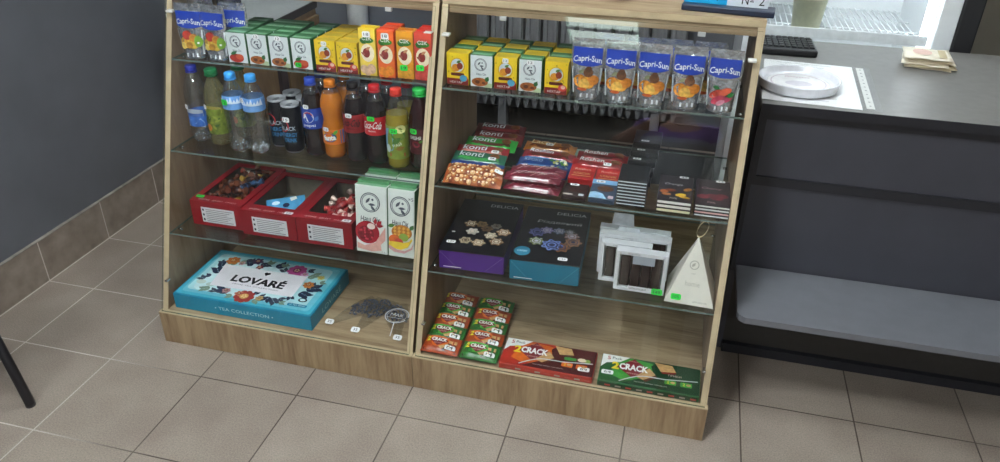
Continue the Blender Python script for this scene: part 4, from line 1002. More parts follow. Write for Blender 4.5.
# clear cone bags with dark granules, tips to the front
CELL = glass('#f8f9f9', .05, .12, .3); GRAN = mat('#63636e', .35, var=.45, scale=200)
def cone(label, tip, mid, end_r, tagt, logo=False, seed=0):
    rr = random.Random(seed); ang = math.atan2(mid[1] - tip[1], mid[0] - tip[0]); L = math.hypot(mid[0] - tip[0], mid[1] - tip[1]) + .055
    t = thing('cone_bag', label, 'clear bag', (tip[0], tip[1], ZP + .001), ang, group='clear cone bags of dark granules')
    b = MB(); n, m = 8, 12; 
    for s in (1, -1):
        vs = []; fs = []
        for i in range(n + 1):
            u = L * i / n; w = .003 + end_r * min(1, u / (L - .04)); h = (.002 + .017 * math.sin(PI * min(1, u / L)) ** 1.2)
            for j in range(m + 1):
                q = -1 + 2 * j / m
                vs.append((u, q * w, max(.0004, (h * (1 - q * q) ** .5 * (1 if s > 0 else .0)) + .0004 + (.0012 * math.sin(q * 9 + i * 2 + seed) if s > 0 and 0 < i < n else 0) * (1 - q * q))))
        for i in range(n):
            for j in range(m):
                a = i * (m + 1) + j; f = (a, a + 1, a + m + 2, a + m + 1); fs.append(f if s < 0 else f[::-1])
        b.add(vs, fs, CELL, True)
    b.build('clear_film', t)
    b = MB(); D = L - .055
    for i in range(100):
        a = rr.uniform(0, 2 * PI); q = rr.uniform(0, 1) ** .5; x = D + q * .05 * math.cos(a); y = q * end_r * .8 * math.sin(a); z = .004 + rr.uniform(0, .010) * (1 - q)
        bm_ = bmesh.new(); bmesh.ops.create_icosphere(bm_, subdivisions=1, radius=rr.uniform(.0028, .0042))
        b.bm(bm_, GRAN, False, Matrix.Translation((x, y, z)) @ Matrix.Rotation(rr.uniform(0, 3), 4, 'X') @ Matrix.Diagonal((1.2, .8, .8, 1)))
    o = b.build('granules', t); o['kind'] = 'stuff'
    # tag tied at the tip
    c, s_ = math.cos(-ang), math.sin(-ang)
    P = lambda u, v, k: (c * u - s_ * v + .010, s_ * u + c * v, .0085 + .3 * v + EPS * k)
    b = MB(); b.rrect(P, 0, 0, .026, .017, .005, WHITE_TAG, 0); b.rrect(P, 0, 0, .026, .017, .005, WHITE_TAG, -1); b.text(P, tagt, 0, 0, .008, DKTXT, 1, w=.013); b.build('price_tag', t)
    if logo:
        b = MB(); cc, ss = math.cos(-ang), math.sin(-ang)
        Q = lambda u, v, k: (D - .035 + c * u - s_ * v, -.004 + s_ * u + c * v, .0235 + EPS * k)
        WL = mat('#d8dadc', .5); b.ring(Q, 0, 0, .036, .003, WL, 2, 28); b.ring(Q, 0, 0, .030, .0012, WL, 2, 28); b.text(Q, 'МАК', 0, .002, .014, WL, 3, w=.040, bold=.0008); b.line(Q, -.026, -.012, .026, -.012, .0016, WL, 3); b.line(Q, .004, -.036, .016, -.098, .0028, WL, 3)
        b.build('round_logo', t)
    return t
cone('clear cone bag whose tag lies nearest the teal tea box', (-.288, .078), (-.218, .185), .036, '35', seed=1)
cone('clear cone bag with its tag at the middle of the three', (-.196, .060), (-.172, .190), .036, '35', seed=2)
cone('clear cone bag with a round white logo, by the post', (-.060, .058), (-.112, .175), .036, '35', True, seed=3)
# ------------------------------------------------------------------ right cabinet
CHOC = mat('#2a1713', .4, var=.1); CREAM = mat('#e6dfc6', .5, var=.03)
# --- wrapped bars on the middle shelf
def bar(label, L, W, H, col, words=None, tcol=WHITE, extra=None, tagt=None, seed=0, group='wrapped bars on the right middle shelf', relief=0., tpos=(.04, -.008)):
    t = thing('wrapped_bar', label, 'chocolate bar', group=group)
    b, P = pillow('w', L, W, H, col, seed=seed, relief=relief); b.build('wrapper', t)
    b = MB()
    if extra: extra(b, P)
    if words: b.text(P, words, -.02, .004, W * .36, tcol, 4, w=L * .45, shear=.15, bold=.0007)
    if b.v: b.build('print', t)
    if tagt: sticker(t, P, tpos[0], tpos[1], .022, .012, tagt)
    return t
def put(o, x, y, z, rz=0., rx=0.): o.location = (x, y, z); o.rotation_euler = (rx, 0, rz); return o
NUT = mat('#c07a3c', .5, var=.25, scale=120); NUTL = mat('#e3b77e', .5, var=.2, scale=120); NUTD = mat('#8a3f1e', .5, var=.2)
def nuts(b, P):
    for i in range(11):
        for j in range(3):
            u, v = -.066 + i * .0125 + R.uniform(-.003, .003), -.014 + j * .013 + R.uniform(-.002, .002)
            b.ell(P, u, v, .0068, .0062, [NUT, NUTL, NUTD][(i * 2 + j) % 3], 2 + (i + j) % 2, 12); b.ell(P, u - .001, v + .001, .0028, .0026, mat('#f0d9b4'), 5, 8)
def swash(c):
    m = mat(c, .35, var=.15)
    def f(b, P):
        b.shape(P, [(-.06, -.012), (.0, -.018), (.06, -.012), (.055, -.002), (.01, -.008), (-.05, -.004)], m, 2); b.ell(P, .045, .004, .014, .010, mat('#7a4a2a', .5, var=.3), 3)
    return f
X = .118
put(bar('hazelnut-picture bar lying in front, lower of two, at the left end', .158, .040, .020, mat('#a8562a', .35, var=.2, coat=.3), None, WHITE, nuts, None, 1), X + .003, .208, ZR2 + .008, 0, .38)
put(bar('hazelnut-picture bar on top of its twin at the left end', .155, .040, .020, mat('#a8562a', .35, var=.2, coat=.3), None, WHITE, nuts, '9', 2, tpos=(.066, .0)), X + .002, .232, ZR2 + .022, .02, .38)
colsb = [('#23407e', '', '#c0562f', '9', 'dark blue bar with orange stripe just behind the hazelnut bars'), ('#2f6a52', 'konti', '#3b9c4a', '9', 'blue and green bar, third back in the leftmost stack row'),
         ('#9c2a2e', 'konti', '#d98a80', '9', 'red bar with white lettering, behind the blue and green bar'), ('#2f9a3a', 'konti', '#5a2f26', None, 'bright green bar with brown middle in the leftmost row'),
         ('#7a2027', 'konti', '#a35550', None, 'dark red bar behind the bright green bar'), ('#5e1a22', 'konti', '#8a3038', None, 'rearmost dark red bar of the leftmost row')]
for i, (c, w_, e, tg, l) in enumerate(colsb):
    o = bar(l, .150, .052, .020, mat(c, .3, var=.2, coat=.4, scale=40), w_ or None, mat('#dfe6ea'), swash(e), tg, 5 + i)
    put(o, X - .006 - .006 * (i % 3) + (.012 if i > 3 else 0), .268 + .055 * i, ZR2 + .012 + .004 * (i % 2), .02 * (i % 3 - 1), .30)
WINE = mat('#6d1a2c', .3, var=.25, coat=.5, scale=40)
def foilfold(b, P):
    for i in range(7): b.line(P, -.055 + i * .017, -.014 + .006 * (i % 3), -.035 + i * .017, .006 + .005 * (i % 2), .0022, mat('#e3b0b4', .25), 3 + i % 2)
    b.text(P, 'roshen', .012, .004, .010, mat('#d9b9b0'), 4, w=.05, shear=.2)
for i, (dx, dy, dz, l) in enumerate([(0, 0, .001, 'wine-red bar at the front of its pile, bottom layer'), (.002, .046, .001, 'wine-red bar at the back of its pile, bottom layer'), (-.003, .012, .024, 'wine-red bar lying on the front of its pile'), (.004, .052, .024, 'wine-red bar lying on the back of its pile')]):
    put(bar(l, .148, .044, .022, WINE, None, WHITE, foilfold, None, 20 + i), .281 + dx, .214 + dy, ZR2 + dz, .03 * (i - 1.5), .06)
def camo(b, P):
    for i in range(16): b.ell(P, R.uniform(.015, .066), R.uniform(-.016, .016), .006, .004, mat(['#1d3050', '#b9b45a', '#3f7a3a', '#d8d8c0'][i % 4]), 2 + i % 3, 10, i)
    b.line(P, -.06, .012, .01, .012, .006, mat('#3f86c4', .3), 2); b.text(P, 'КРОКО', -.03, -.002, .012, mat('#b9cfe4'), 4, w=.05)
put(bar('blue patterned bar, nearer of two behind the wine-red pile', .150, .046, .020, mat('#1b3f7d', .3, coat=.4, var=.2), None, WHITE, camo, '11', 30, tpos=(-.05, .0)), .284, .312, ZR2 + .006, -.03, .2)
put(bar('blue patterned bar, farther of two behind the wine-red pile', .150, .046, .020, mat('#1b3f7d', .3, coat=.4, var=.2), None, WHITE, camo, None, 31), .284, .360, ZR2 + .006, -.04, .2)
put(bar('dark red bar with white lettering behind the blue patterned bars', .150, .046, .022, mat('#8f1d26', .3, coat=.4, var=.2), 'Roshen', WHITE, swash('#5a2018'), None, 32), .286, .412, ZR2 + .006, -.05, .2)
put(bar('orange bar at the back behind the dark red lettered bar', .150, .046, .024, mat('#c07526', .3, coat=.4, var=.25), 'Lacmi', mat('#f0dca8'), swash('#6a3518'), '12', 33, tpos=(.0, -.004)), .280, .464, ZR2 + .008, -.06, .2)
# small chocolates
def slab(name, label, W, D, H, c, group, art=None, tagt=None, side=None, tpos=None):
    t = thing(name, label, 'chocolate bar', group=group)
    b = MB(); b.box(-W / 2, W / 2, 0, D, 0, H, c, .0012); 
    if side: b.rect(front(0), -W / 2 + .002, W / 2 - .002, .002, H - .002, side, 1)
    b.build('packet', t)
    if art:
        b = MB(); art(b, top(H)); b.build('print', t)
    if tagt: sticker(t, top(H), *(tpos or (0, D - .012)), .024, .012, tagt)
    return t
def a_dark(b, P):
    b.ell(P, 0, .036, .02, .012, mat('#3c211b', .5, var=.3), 1); b.rrect(P, .018, .010, .014, .012, .002, mat('#cfd4da'), 2); b.ell(P, -.016, .008, .014, .004, mat('#d8cfc4'), 2)
def a_blue(b, P):
    b.rect(P, -.034, .034, .072, .094, mat('#7fb2da'), 1); b.ell(P, .004, .050, .022, .014, mat('#5c3a26', .5, var=.35), 2); b.shape(P, [(-.033, .003), (.012, .003), (.0, .026), (-.02, .034), (-.033, .028)], mat('#9cc4e0', .4, var=.2), 1); b.rrect(P, .022, .012, .014, .014, .003, mat('#d3b7bd'), 2)
put(slab('chocolate_packet', 'small dark chocolate packet in front of the red packs', .062, .074, .012, mat('#2b1a1a', .35, var=.1), 'small chocolate packets', a_dark, '16', None, (-.006, .062)), .392, .196, ZR2 + .0005)
put(slab('chocolate_packet', 'light blue and brown chocolate packet leaning beside the striped stack', .067, .096, .014, mat('#39475c', .35, var=.1), 'small chocolate packets', a_blue, '16', None, (-.012, .080)), .464, .196, ZR2 + .0005, 0, .10)
REDP = mat('#b51f24', .35, var=.12, coat=.3)
def a_red(b, P):
    b.rect(P, -.030, .030, .040, .056, mat('#c93a35'), 1); b.text(P, 'Roshen', 0, .048, .009, mat('#f0d8c8'), 2, w=.042); b.text(P, 'КЛАСИК', 0, .026, .010, mat('#e6c27e'), 2, w=.044); b.line(P, -.026, .014, .026, .014, .002, mat('#e6c27e'), 2)
put(slab('chocolate_packet', 'red chocolate pack on the left of the pair', .068, .070, .022, REDP, 'red chocolate packs', a_red), .396, .285, ZR2 + .0005, 0, .12)
put(slab('chocolate_packet', 'red chocolate pack on the right of the pair', .068, .070, .022, REDP, 'red chocolate packs', a_red), .467, .283, ZR2 + .0005, 0, .12)
put(bar('long red bar with white sticker behind the pair of red packs', .150, .046, .022, mat('#a81c22', .3, coat=.4, var=.15), 'Roshen', WHITE, swash('#7a1518'), '12', 40, tpos=(.024, -.010)), .432, .388, ZR2 + .008, -.02, .2)
put(bar('rearmost long red bar beside the black chocolate stack', .146, .046, .022, mat('#8c1a20', .3, coat=.4, var=.15), 'Roshen', WHITE, swash('#5a1a18'), None, 41), .436, .440, ZR2 + .008, -.02, .2)
# striped stack of dark bars
DKB = mat('#15161b', .35, var=.05); STR = mat('#d6dde4', .4)
for k in range(8):
    t = slab('chocolate_bar', '%s black chocolate bar of the stack striped with white edges' % (['lowest', 'second lowest', 'third lowest', 'fourth lowest', 'fourth from the top', 'third from the top', 'second from the top', 'topmost'][k]), .074, .105, .0085, DKB, 'black bars in the striped stack', None, None)
    b = MB(); b.rect(front(0), -.0355, .0355, .0052, .0080, STR, 2); b.build('white_edge', t)
    put(t, .5375, .200 + .0006 * (k % 3), ZR2 + .0005 + k * .0088)
# darker stack behind it, each bar with a small white sticker
for k in range(5):
    t = slab('chocolate_bar', '%s dark bar of the stepped stack behind the striped one' % (['lowest', 'second', 'middle', 'fourth', 'topmost'][k]), .074, .095, .016, DKB, 'black bars in the stepped stack', None, None)
    sticker(t, top(.016), -.022 + .004 * k, .010, .022, .011, '27')
    put(t, .541 + .003 * k, .325 + .026 * k, ZR2 + .0005 + k * .0165)
# two fans of luxury bars
def a_orange(b, P):
    b.text(P, 'Orange', -.006, .094, .014, mat('#cfcfd0'), 2, w=.046, shear=.3)
    for u, v, w_, h, c, r in ((-.028, .05, .012, .009, '#a55a30', .4), (-.012, .058, .014, .008, '#7c3b22', 0), (-.022, .034, .012, .007, '#b3703f', 0), (.014, .036, .014, .009, '#d3a92f', .3), (.022, .026, .016, .006, '#c9962c', -.3), (.03, .07, .012, .008, '#a2672a', .6)): b.ell(P, u, v, w_, h, mat(c, .5, var=.3), 2, 12, r)
    b.text(P, '70%', -.004, .012, .009, mat('#cfc7b8'), 3)
def a_cherry(b, P):
    b.text(P, 'Cherry', -.004, .094, .014, mat('#b98f98'), 2, w=.05, shear=.3)
    for u, v, w_, h in ((-.024, .045, .016, .012), (.0, .052, .018, .012), (.022, .056, .016, .012), (.01, .04, .016, .010)): b.ell(P, u, v, w_, h, mat('#6e2630', .45, var=.35), 2, 14)
    b.text(P, '70%', -.004, .014, .009, mat('#c7a8a8'), 3)
for nm_, x, art, sides in (('orange', .645, a_orange, ['#e4dfb6', '#e8e6de', '#e9e8e4']), ('cherry', .738, a_cherry, ['#d9dedd', '#d9a9a6', '#d6d8d6', '#e6e4e0'])):
    h = .034 / len(sides)
    for k, s in enumerate(sides):
        last = k == len(sides) - 1
        t = slab('chocolate_box', '%s %s chocolate box %s' % (['lowest', 'second lowest', 'third', 'topmost'][k] if not last else 'topmost', nm_, 'of its pile by the right post' if nm_ == 'cherry' else 'of its pile beside the striped stack'), .086, .150, h - .0004, mat('#2c2429' if nm_ == 'orange' else '#2a1c22', .35, var=.08), 'luxury chocolate boxes', art if last else None, '42' if last else None, mat(s, .5, var=.02), (.018, .138))
        put(t, x, .196, ZR2 + .0005 + k * h, 0, 0)
# --- biscuit chests on the lower shelf
def chest(label, W, D, H, x, y, side, art, title):
    t = thing('biscuit_box', label, 'biscuit box', (x, y, ZR3), .05, group='flat biscuit gift boxes')
    b = MB(); b.box(0, W, 0, D, 0, H, mat(side, .4, var=.08, scale=14), .002); b.line(front(0), .004, H - .004, .045, .012, .0008, mat('#8a7fa8' if 'purple' in label else '#5aa3b8'), 1); b.line(front(0), W - .004, H - .004, W - .05, .006, .0008, mat('#8a7fa8' if 'purple' in label else '#5aa3b8'), 1); b.rect(front(0), .012, .062, .006, .0085, WHITE, 1); b.build('box', t)
    b = MB(); b.box(-.001, W + .001, -.001, D + .001, H, H + .003, mat('#15151b', .3, var=.06), .001); b.build('lid', t)
    b = MB(); P = top(H + .003); art(b, P, W, D)
    b.text(P, 'DELICIA', W * .72, D * .90, .017, mat('#c9c9cc'), 2, w=W * .46); b.build('lid_print', t)
    sticker(t, P, *title, .026, .015, '149'); return t
def biscuit(b, P, u, v, r, c, c2, n=6):
    pts = [(u + r * (1 + .16 * math.cos(n * a)) * math.cos(a), v + r * (1 + .16 * math.cos(n * a)) * math.sin(a)) for a in [2 * PI * i / 36 for i in range(36)]]
    b.shape(P, pts, c, 2); b.ring(P, u, v, r * .62, r * .14, c2, 3, 16); b.ell(P, u, v, r * .3, r * .3, c2, 3, 10)
    for i in range(n): b.ell(P, u + r * .85 * math.cos(i * 2 * PI / n), v + r * .85 * math.sin(i * 2 * PI / n), r * .1, r * .1, c2, 4, 6)
def art1(b, P, W, D):
    for u, v, r, c in ((.055, .155, .018, '#8a6a4a'), (.085, .158, .016, '#96764f'), (.105, .135, .016, '#7d5f45'), (.068, .112, .017, '#c9c2b6'), (.128, .155, .014, '#8c8578'), (.123, .100, .017, '#b5a48c'), (.155, .125, .019, '#a07b5a'), (.06, .06, .016, '#b9a78a'), (.098, .055, .018, '#a98e6c'), (.145, .07, .019, '#8f6d4c')):
        biscuit(b, P, u, v, r, mat(c, .5, var=.2, scale=90), mat('#e0d4c0' if r > .0165 else '#4f3b2c'))
    b.text(P, 'Асорті', .09, .2, .020, mat('#3b3b44'), 2, w=.09, shear=.2); b.rrect(P, .016, .10, .010, .006, .002, WHITE, 2)
def art2(b, P, W, D):
    for u, v, r, c in ((.05, .155, .022, '#6d70a5'), (.075, .170, .018, '#8d7fb0'), (.11, .172, .017, '#6f7a94'), (.055, .105, .020, '#7d8a54'), (.148, .150, .020, '#8c6a62'), (.155, .118, .022, '#9a6f4f'), (.125, .085, .024, '#8a5a34'), (.10, .092, .027, '#6f86c4'), (.14, .172, .014, '#4f5248')):
        biscuit(b, P, u, v, r, mat(c, .5, var=.25, scale=90), mat('#2f3558' if r > .02 else '#c9c4d4'), 7)
    b.text(P, 'Різдвяний', .105, .218, .020, mat('#c5c3c6'), 2, w=.125, shear=.2); b.ell(P, .026, .045, .022, .024, mat('#2f7f9c'), 2, 20); b.text(P, 'смак', .026, .045, .010, mat('#bfe0ea'), 3, w=.028)
chest('purple-sided black biscuit box with biscuits on its lid', .180, .305, .056, .046, .128, '#4b1f7c', art1, (.024, .042))
chest('teal-sided black biscuit box with coloured biscuits on its lid', .186, .305, .060, .244, .126, '#0f6d88', art2, (.138, .022))
# clear-front boxes
def clear_box(label, W, H, tagt=None, green=False, flap=0., fx=0.):
    D = .026
    t = thing('clear_front_box', label, 'box', group='white boxes with clear fronts')
    FR = mat('#d9dbde', .4, var=.04); b = MB(); f = .010
    b.box(-W / 2, W / 2, D - .002, D, 0, H, FR); b.box(-W / 2, -W / 2 + f, 0, D - .002, 0, H, FR, .001); b.box(W / 2 - f, W / 2, 0, D - .002, 0, H, FR, .001); b.box(-W / 2 + f, W / 2 - f, 0, D - .002, 0, f, FR); b.box(-W / 2 + f, W / 2 - f, 0, D - .002, H - f, H, FR)
    b.build('frame', t)
    b = MB()
    for k in range(4):
        w_ = (W - 2 * f - .006) / 4; x0 = -W / 2 + f + .003 + k * w_
        b.box(x0 + .001, x0 + w_ - .001, .006, D - .003, f + .001, H - f - .006, mat('#2b1b17', .35, var=.3, scale=60), .002)
    b.build('chocolate_sticks', t)
    b = MB(); b.add([(-W / 2 + f, .0008, f), (W / 2 - f, .0008, f), (W / 2 - f, .0008, H - f), (-W / 2 + f, .0008, H - f)], [(0, 1, 2, 3)], glass('#fbfcfc', .04, .05, .5)); b.build('window', t)
    b = MB(); b.rect(front(0), -.022, .034, H - .034, H - .010, mat('#a5acb5', .4), 1); b.text(front(0), 'ШОКОЛАД', -.02, H - .005, .004, TXTG, 2, w=.03); b.build('header_label', t)
    if tagt:
        b = MB(); b.rect(front(0), -W / 2 + .038, W / 2 - .030, .002, .017, mat('#e6e6e8', .5), 2); b.text(front(0), 'ШОКОЛАДНІ', -W / 2 + .064, .0095, .006, DKTXT, 3, w=.044); b.build('name_strip', t)
        sticker(t, front(0), W / 2 - .018, .0105, .028, .019, tagt, True)
    if flap:
        b = MB(); b.prism([(fx - .03, H), (fx + .03, H), (fx + .026, H + flap), (fx - .026, H + flap)], 'y', D - .0018, D - .0006, mat('#c9cdd2', .25, var=.15)); b.build('hang_flap', t)
    return t
put(clear_box('front clear-window box of dark sticks with green sticker', .132, .118, '149', True), .585, .152, ZR3 + .0005)
put(clear_box('second clear-window box, shifted left behind the front one', .132, .118), .541, .184, ZR3 + .0005)
put(clear_box('third clear-window box, wider, behind the second', .188, .122, None, False, .014, -.02), .560, .222, ZR3 + .0005)
put(clear_box('rearmost wide clear-window box with a tall white flap', .188, .122, None, False, .036, -.035), .556, .256, ZR3 + .0005)
# pyramid
t = thing('pyramid_box', 'white pyramid gift box with ribbon loop and green sticker', 'gift box', (.716, .128, ZR3 + .0005), -.03)
PW, PHT = .124, .168; PYR = mat('#ddd9cd', .5, var=.02)
ap = Vector((.0, .062, PHT)); h = PW / 2
b = MB(); vs = [Vector((-h, 0, 0)), Vector((h, 0, 0)), Vector((h, PW, 0)), Vector((-h, PW, 0)), ap]
b.add(vs, [(0, 1, 4), (1, 2, 4), (2, 3, 4), (3, 0, 4), (3, 2, 1, 0)], PYR); b.build('box', t)
P = frame((0, 0, 0), (1, 0, 0), ap)
b = MB(); b.ring(P, .0, .105, .012, .0022, mat('#a9a699'), 1, 16); b.leaf(P, -.006, .100, .014, .007, .9, mat('#a9a699'), 2); b.text(P, 'ЧАЙ', 0, .083, .005, mat('#a9a699'), 1); b.text(P, 'homie', .002, .056, .014, mat('#b3afa2'), 1, w=.036); b.text(P, 'для друзів', .026, .010, .006, mat('#9a978c'), 1, w=.036); b.build('print', t)
sticker(t, P, -.034, .017, .026, .016, '105', True)
RIB = mat('#d8c396', .5); pts = []
for i in range(13):
    a = PI * 2 * i / 12; pts.append((.012 * math.sin(a) + .006 * (1 - math.cos(a)), .062, PHT + .022 - .024 * math.cos(a)))
b = MB()
for i in range(12):
    p, q = Vector(pts[i]), Vector(pts[i + 1]); b.add([p + Vector((0, -.005, .001)), q + Vector((0, -.005, .001)), q + Vector((0, .005, 0)), p + Vector((0, .005, 0))], [(0, 1, 2, 3)], RIB)
b.build('ribbon_loop', t)
# --- biscuits on the bottom board
ORB = mat('#a9431a', .35, var=.2, scale=30, coat=.3); GRB = mat('#2a6d2b', .35, var=.2, scale=30, coat=.3); BRN = mat('#34130f', .35, var=.15, coat=.3); BISC = mat('#c79c66', .5, var=.2, scale=120); DIA = mat('#7d1626', .4)
def mini(label, green, seed):
    t = thing('biscuit_pack', label, 'biscuit pack', group='small biscuit packs')
    b, P = pillow('m', .106, .062, .024, GRB if green else ORB, nx=12, ny=8, crimp=.006, seed=seed); b.build('wrapper', t)
    b = MB()
    b.shape(P, [(.006, -.026), (.048, -.026), (.048, .026), (.018, .026), (.022, .0)], BRN, 1); b.rect(P, -.046, .048, -.027, -.018, BRN, 1)
    b.ell(P, -.012, .004, .036, .020, mat('#4fae38' if green else '#d96a22', .35, var=.15), 1, 20); b.shape(P, [(-.034, .005), (-.008, .024), (.020, .005), (-.008, -.014)], DIA, 2)
    b.shape(P, [(-.004, -.016), (.020, -.004), (.030, -.012), (.004, -.022)], BISC, 3); b.shape(P, [(.020, .008), (.044, .012), (.044, .0), (.024, -.002)], BISC, 3); b.shape(P, [(.020, -.002), (.044, .0), (.044, -.004), (.022, -.006)], mat('#5b2a18'), 3)
    b.text(P, '2', -.036, .005, .016, mat('#e8d23a'), 6, bold=.002); b.text(P, 'CRACK', -.006, .006, .0125, WHITE, 7, w=.044, bold=.002)
    b.text(P, 'КРЕКЕР', -.008, -.006, .004, mat('#e0b8b0'), 5, w=.022); b.build('print', t)
    sticker(t, P, .030, -.016, .030, .015, '14'); return t
pm = {}
rown = ['front', 'second', 'third', 'fourth', 'rear']
for cix, x in enumerate((.072, .184)):
    for r in range(5):
        g = (r % 2 == 1) if cix == 0 else (r % 2 == 0)
        l = '%s small biscuit pack, %s one in the %s column' % ('green' if g else 'orange', rown[r], ['left', 'right'][cix])
        if g not in pm: pm[g] = mini(l, g, 50 + g); o = pm[g]
        else: o = dup(pm[g], (0, 0, 0), l)
        put(o, x - .003 * r, .057 + .053 * r, ZP + .006 + .001 * r, .01 * (r % 3 - 1), .16)
def bigpack(label, green, x, W):
    D, H = .112, .020
    t = thing('biscuit_multipack', label, 'biscuit pack', (x, .025, ZP + .0005), group='large biscuit multipacks')
    base = mat('#1f5a2b', .35, var=.15, scale=25, coat=.3) if green else mat('#b02a1c', .35, var=.12, scale=25, coat=.3); dark = mat('#123a20', .35, var=.1) if green else mat('#4a1114', .35, var=.1); glow = mat('#3d9a3a', .35, var=.15) if green else mat('#d8641f', .35, var=.15)
    b = MB(); b.box(0, W, 0, D, 0, H, base, .003); b.build('carton', t)
    b = MB(); P = top(H); s = W / .26
    b.rect(P, .002, W - .002, .002, D - .002, base, 1)
    b.shape(P, [(.028 * s, .03), (.045 * s, .094), (.075 * s, .108), (.135 * s, .100), (.150 * s, .055), (.115 * s, .024), (.06 * s, .016)], glow, 2)
    b.shape(P, [(.060 * s, .002), (W - .002, .002), (W - .002, D - .002), (.150 * s, D - .002), (.132 * s, .09), (.142 * s, .05), (.10 * s, .028)], dark, 2)
    b.shape(P, [(.002, D - .002), (.075 * s, D - .002), (.05 * s, .085), (.015 * s, .075), (.002, .055)], WHITE, 3)
    b.text(P, '5', .020 * s, .096, .015, mat('#c0262b'), 4, bold=.0006); b.text(P, 'Pack', .042 * s, .098, .010, DKTXT, 4, w=.026)
    b.shape(P, [(.042 * s, .066), (.087 * s, .106), (.134 * s, .066), (.087 * s, .028)], DIA, 4)
    b.shape(P, [(.095 * s, .036), (.128 * s, .078), (.146 * s, .054), (.116 * s, .026)], BISC, 5); b.shape(P, [(.116 * s, .026), (.146 * s, .054), (.150 * s, .046), (.122 * s, .020)], mat('#5b2a18'), 5)
    b.shape(P, [(.140 * s, .106), (.186 * s, .104), (.198 * s, .078), (.158 * s, .072)], BISC, 5); b.shape(P, [(.158 * s, .072), (.198 * s, .078), (.197 * s, .071), (.162 * s, .064)], mat('#7a1d16') if green else mat('#4a1f12'), 5)
    b.text(P, '2', .040 * s, .066, .030, mat('#f0d52f'), 7, bold=.002); b.text(P, 'CRACK', .088 * s, .067, .026, WHITE, 8, w=.076 * s, bold=.002)
    b.text(P, 'MIX PACK', .086 * s, .094, .005, mat('#e0a8a0'), 6, w=.026); b.text(P, 'КРЕКЕР', .086 * s, .044, .006, mat('#e0b0a8'), 6, w=.03)
    pv = None
    for i in range(15):
        u = .055 * s + i * .0142 * s; v = .006 + .036 * math.sin(min(1, i / 5) * PI / 2) + .004 * max(0, i - 8) * .5
        if pv: b.line(P, pv[0], pv[1], u, v, .0035, mat('#cfd3d6'), 6)
        pv = (u, v)
    b.text(P, 'хрусткий крекер з начинкою', .135 * s, .014, .006, mat('#c9c2bc'), 6, w=.085 * s)
    for u in (.185, .225): b.rrect(P, u * s, .034, .030, .018, .003, glow, 5); b.text(P, '2', (u - .006) * s, .034, .010, mat('#f0d52f'), 6); b.ell(P, (u + .006) * s, .034, .006, .005, BISC, 6)
    if not green: b.rrect(P, .19 * s, .06, .034, .012, .003, mat('#3f8a3a'), 5); b.ell(P, .222 * s, .062, .012, .008, mat('#d9c7a8'), 6); b.ell(P, .238 * s, .06, .008, .009, mat('#7fa04a'), 5)
    else: b.text(P, 'ГРИБИ', .195 * s, .062, .007, mat('#d9b9b0'), 6, w=.034)
    b.build('print', t)
    b = MB(); b.rect(front(0), .004, W - .004, .003, H - .004, base if not green else dark, 1)
    for i in range(9): b.rect(front(0), .02 + i * W * .105, .035 + i * W * .105, .006, .011, mat('#9a8f86' if i % 2 else '#b5413a'), 2)
    b.build('front_edge_print', t)
    sticker(t, P, *((.232 * s, .026) if not green else (.022 * s, .034)), .032, .017, '64'); return t
bigpack('large orange-red biscuit multipack on the bottom board', False, .243, .256)
bigpack('large green biscuit multipack at the right end of the bottom board', True, .512, .264)
# ------------------------------------------------------------------ the person taking the picture, mirrored in the right case's pane
SKIN = mat('#dba88e', .55, var=.05, scale=20); HAIRM = mat('#2b1d16', .6, var=.2); TROU = mat('#2d3038', .7, var=.1); SHOE = mat('#17171a', .5)
def garment():
    m, nt, out = newmat('colour_block_sweater'); N = nt.nodes.new; L = nt.links.new
    tc = N('ShaderNodeTexCoord'); sx = N('ShaderNodeSeparateXYZ'); L(tc.outputs['Object'], sx.inputs[0])
    mr = N('ShaderNodeMapRange'); mr.inputs[1].default_value = 1.0; mr.inputs[2].default_value = 1.5; L(sx.outputs['Z'], mr.inputs[0])
    rp = N('ShaderNodeValToRGB'); rp.color_ramp.interpolation = 'CONSTANT'
    e = rp.color_ramp.elements; e[0].position = 0; e[0].color = lin('#c4c7cd'); e[1].position = .645; e[1].color = lin('#d3e2f7')
    x = e.new(.70); x.color = lin('#9a6bd6')
    b = N('ShaderNodeBsdfPrincipled'); b.inputs['Roughness'].default_value = .8
    L(mr.outputs[0], rp.inputs[0]); L(rp.outputs[0], b.inputs['Base Color']); L(b.outputs[0], out.inputs[0]); return m
def skinned(name, pts, edges, rad, m, parent, root=0, sub=2):
    me = bpy.data.meshes.new(name); me.from_pydata([tuple(p) for p in pts], edges, []); o = bpy.data.objects.new(name, me); C.objects.link(o); o.parent = parent
    me.materials.append(m); md = o.modifiers.new('skin', 'SKIN'); md.use_smooth_shade = True
    for i, r in enumerate(rad):
        r = r if isinstance(r, tuple) else (r, r)
        me.skin_vertices[0].data[i].radius = r; me.skin_vertices[0].data[i].use_root = (i == root)
    sb = o.modifiers.new('sub', 'SUBSURF'); sb.levels = sub; sb.render_levels = sub
    return o
camp = Vector((cx, cy, cz))
pc = camp - fw * .014 + r2 * .045 - u2 * .012       # phone centre, the lens sits near its upper left corner
bx_, by_ = .635, -1.93
person = thing('person', 'person in a purple and grey sweater holding up a phone, mirrored in the pane', 'person', (bx_, by_, 0))
W2L = Vector((-bx_, -by_, 0))
